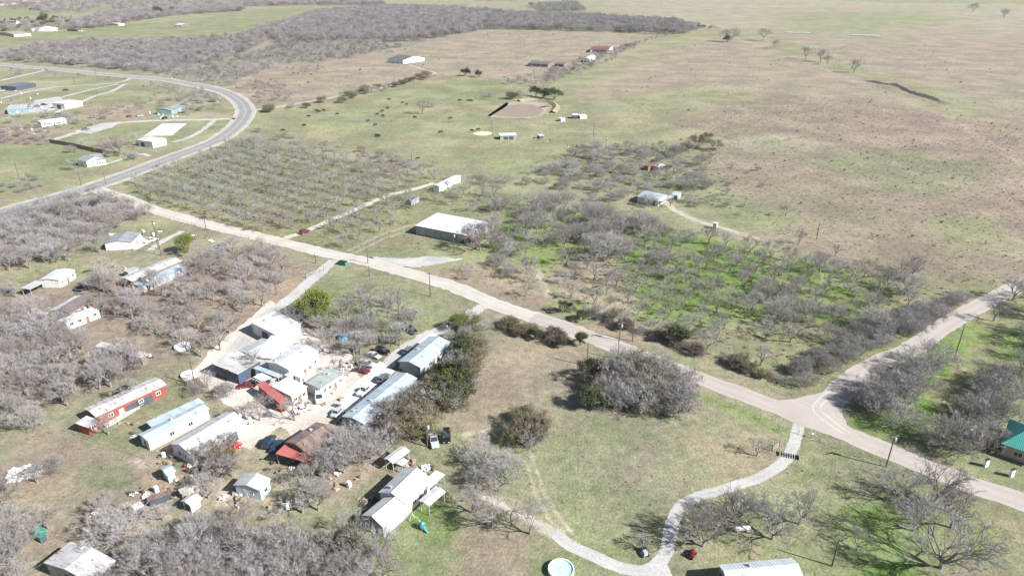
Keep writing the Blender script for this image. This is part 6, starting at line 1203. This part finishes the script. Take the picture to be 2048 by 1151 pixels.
def fill(P, per_ha, smin, smax, vs, out, avoid=True, clump=0.0):
    PW = W(P); xs = [p[0] for p in PW]; ys = [p[1] for p in PW]; A = abs(sum(PW[i][0]*PW[(i+1) % len(PW)][1]-PW[(i+1) % len(PW)][0]*PW[i][1] for i in range(len(PW))))/2
    n = int(A/1e4*per_ha*(max(xs)-min(xs))*(max(ys)-min(ys))/A)
    for k in range(n):
        x, y = qs.uniform(min(xs), max(xs)), qs.uniform(min(ys), max(ys))
        if not inside(x, y, PW): continue
        if clump and float(fbm(np.array([x]), np.array([y]), .012, 77)[0]) < clump-.5: continue
        if avoid and blocked(x, y, 1): continue
        out.append((x, y, qs.uniform(smin, smax), qs.choice(vs), qs.uniform(0, 6.28)))
wood = []
fill([(-200,118),(0,112),(60,95),(150,86),(330,85),(470,75),(520,60),(560,48),(520,95),(420,130),(300,146),(180,134),(90,127),(-200,112)], 150, .8, 1.3, (0,1,2), wood)
fill([(520,62),(640,25),(800,15),(900,18),(1050,30),(1180,35),(1350,45),(1385,60),(1370,70),(1180,64),(1000,59),(960,62),(850,82),(700,84),(560,90)], 130, 1.0, 1.8, (0,1,2), wood)
fill([(560,90),(700,84),(850,82),(840,92),(760,102),(700,118),(560,132),(480,158),(400,166),(300,148),(430,130)], 130, .45, 1.0, (0,1,2), wood, clump=.12)
fill([(470,160),(620,150),(700,125),(850,95),(700,112),(560,125)], 40, .3, .6, (0,1,2), wood, clump=.4)
fill([(1090,150),(1180,110),(1330,72),(1370,66),(1290,84),(1200,115),(1100,165)], 90, .4, .8, (0,1,2), wood)
fill([(150,50),(200,32),(290,24),(350,18),(480,14),(490,22),(350,32),(290,40),(200,57),(140,57)], 110, 1.0, 1.8, (0,1,2), wood)
fill([(480,2),(620,1),(760,6),(770,12),(640,11),(480,14)], 60, 1.2, 2, (0,1,2), wood)
fill([(-100,10),(150,1),(480,-2),(470,12),(200,24),(100,30),(60,22)], 16, 1.0, 1.8, (0,1,2), wood)
fill([(-100,45),(150,38),(140,60),(-100,80)], 30, .8, 1.4, (0,1,2,3), wood)
fill([(1060,12),(1150,6),(1170,24),(1080,28)], 60, 1.2, 1.8, (0,1,2), wood)
fill([(950,0),(1060,-1),(1060,4),(950,4)], 12, 1.2, 1.8, (0,1,2), wood)
fill([(1370,45),(1410,52),(1440,60),(1370,62)], 70, .5, .9, (0,1,2,3), wood)
fill([(1330,250),(1560,185),(1900,230),(2200,290),(2300,640),(1800,545),(1560,470),(1430,390)], 70, .08, .2, (0,1,2,3), wood, False, clump=.1)
fill([(1200,190),(1400,80),(1560,70),(2200,110),(2200,290),(1900,230),(1560,185),(1330,250)], 14, .1, .26, (0,1,2,3), wood, False, clump=.5)
fill([(480,165),(760,105),(960,62),(1340,72),(1150,130),(1080,165),(900,148),(640,190),(520,212)], 10, .12, .35, (0,1,2,3), wood, False, clump=.45)
for k, x, y, h, ph, lb in REST: wood.append((x, y, h/8, 3 if k in ('oak','brownbrush','yellowtree','cedar','willow') else qs.choice((4,5,6,7,8)) if k == 'orchard' else qs.choice((9,10)) if y < 600 else qs.choice((0,1,2)), qs.uniform(0,6.28)))
stuff('woodland', 'dense grey leafless woodland filling the upper left beyond the highway', wood, [(v[0], v[1]) for v in VAR['far']]+[(v[0], v[1]) for v in VAR['farleaf']]+[(v[0], v[1]) for v in VAR['orchard']]+[(v[0], v[1]) for v in VAR['brush'][:2]])
TG = leafm('weed_straw', (.26,.23,.165), (.34,.31,.23)); TR = leafm('weed_russet', (.19,.13,.105), (.26,.19,.155)); TGN = leafm('weed_green', (.08,.15,.02), (.16,.26,.04)); TGR = leafm('weed_grey', (.24,.23,.215), (.31,.295,.28))
weeds = []
fill([(1380,235),(1560,185),(1900,230),(2200,290),(2300,640),(1800,545),(1560,470),(1430,390),(1400,300)], 900, .35, .8, (0,1,1,3,3), weeds, False)
fill([(1180,190),(1400,75),(1560,68),(2200,110),(2200,290),(1900,230),(1560,185),(1380,235)], 140, .4, .9, (0,1,3), weeds, False)
fill([(480,165),(760,105),(960,62),(1340,72),(1150,130),(1080,165),(900,148),(640,190),(520,212)], 90, .6, 1.3, (0,1,3), weeds, False)
fill([(1060,400),(1300,450),(1700,545),(1990,590),(1700,745),(1590,775),(1350,700),(1090,600)], 900, .5, 1.3, (2,2,0,1), weeds, True)
fill([(495,272),(240,374),(560,472),(700,505),(870,500),(1000,470),(1060,400),(915,362)], 450, .5, 1.2, (0,2,3), weeds, True)
fill([(1080,345),(1250,280),(1420,300),(1470,420),(1340,405)], 500, .8, 1.8, (0,2,3), weeds, True)
fill([(850,545),(1000,520),(1080,560),(1080,620),(960,600)], 900, .4, 1.0, (0,1,3), weeds, True)
fill([(0,590),(230,560),(430,600),(420,700),(280,740),(150,800),(0,850)], 700, .4, .9, (0,1,3), weeds, True)
fill([(330,560),(440,500),(540,500),(640,540),(540,600),(440,690),(280,640)], 700, .4, .9, (0,1,3), weeds, True)
fill([(1600,880),(1840,968),(2048,1050),(2048,1151),(1600,1151),(1350,1100),(1400,1010)], 500, .25, .6, (0,2), weeds, True)
fill([(900,880),(1500,880),(1330,1060),(1100,1030)], 400, .25, .6, (0,2), weeds, True)
fill([(500,260),(900,160),(1100,200),(1400,240),(1100,350),(900,345)], 60, .5, 1.1, (0,2), weeds, True)
stuff('pasture_weeds', 'straw russet and green weeds covering the pastures and orchard floor', weeds, [tuft(1, 26, 1.0, .55, TG), tuft(2, 30, 1.1, .60, TR), tuft(3, 34, 1.2, .40, TGN), tuft(4, 30, 1.1, .7, TGR)])
def span(a, b, ha, hb, label):
    A, B = G(*a), G(*b); r0 = empty('power_line', (A.x, A.y, 0)); tag(r0, label, 'power line'); d = B-A; m = MB(); n = 10
    nn = Vector((-d.y, d.x)).normalized()
    for o in (-.7, .7):
        P = [(d.x*k/n+nn.x*o, d.y*k/n+nn.y*o, ha+(hb-ha)*k/n-1.4*4*(k/n)*(1-k/n)) for k in range(n+1)]
        for k in range(n): m.tube(P[k], P[k+1], .016, n=3, cap=False)
    m.build('wires', M['wire'], r0)
span((1772,933),(1239,681),8.6,6.1,'power line from the transformer pole at right up the near road'); span((1239,681),(861,592),6.1,8.6,'power line spanning the main road opposite the bare field')
span((861,592),(736,526),8.6,5.6,'power line along the main road past the gravel apron'); span((1772,933),(2350,1130),8.6,9,'power line leaving the transformer pole off the right edge'); span((1664,1131),(1772,933),6.4,8.2,'power line from the bottom utility pole to the transformer pole')
finish_labels()

# ------------------------------------------------------------------ haze
def haze():
    m = bpy.data.materials.new('haze_air'); m.use_nodes = True; nt = m.node_tree; nt.nodes.remove(nt.nodes['Principled BSDF'])
    v = nt.nodes.new('ShaderNodeVolumePrincipled'); v.inputs['Color'].default_value = (.93,.95,1,1); v.inputs['Density'].default_value = HAZE; v.inputs['Anisotropy'].default_value = .2
    nt.links.new(v.outputs[0], nt.nodes['Material Output'].inputs['Volume'])
    b = MB(); b.box(-14100,14100,-14100,14100,-1,112); o = b.build('haze', m); tag(o, kind='stuff')
HAZE = .00004
haze()
print('objects', len(bpy.data.objects), 'trees', len(IND), 'rest', len(REST), 'wood', len(wood), 'weeds', len(weeds))
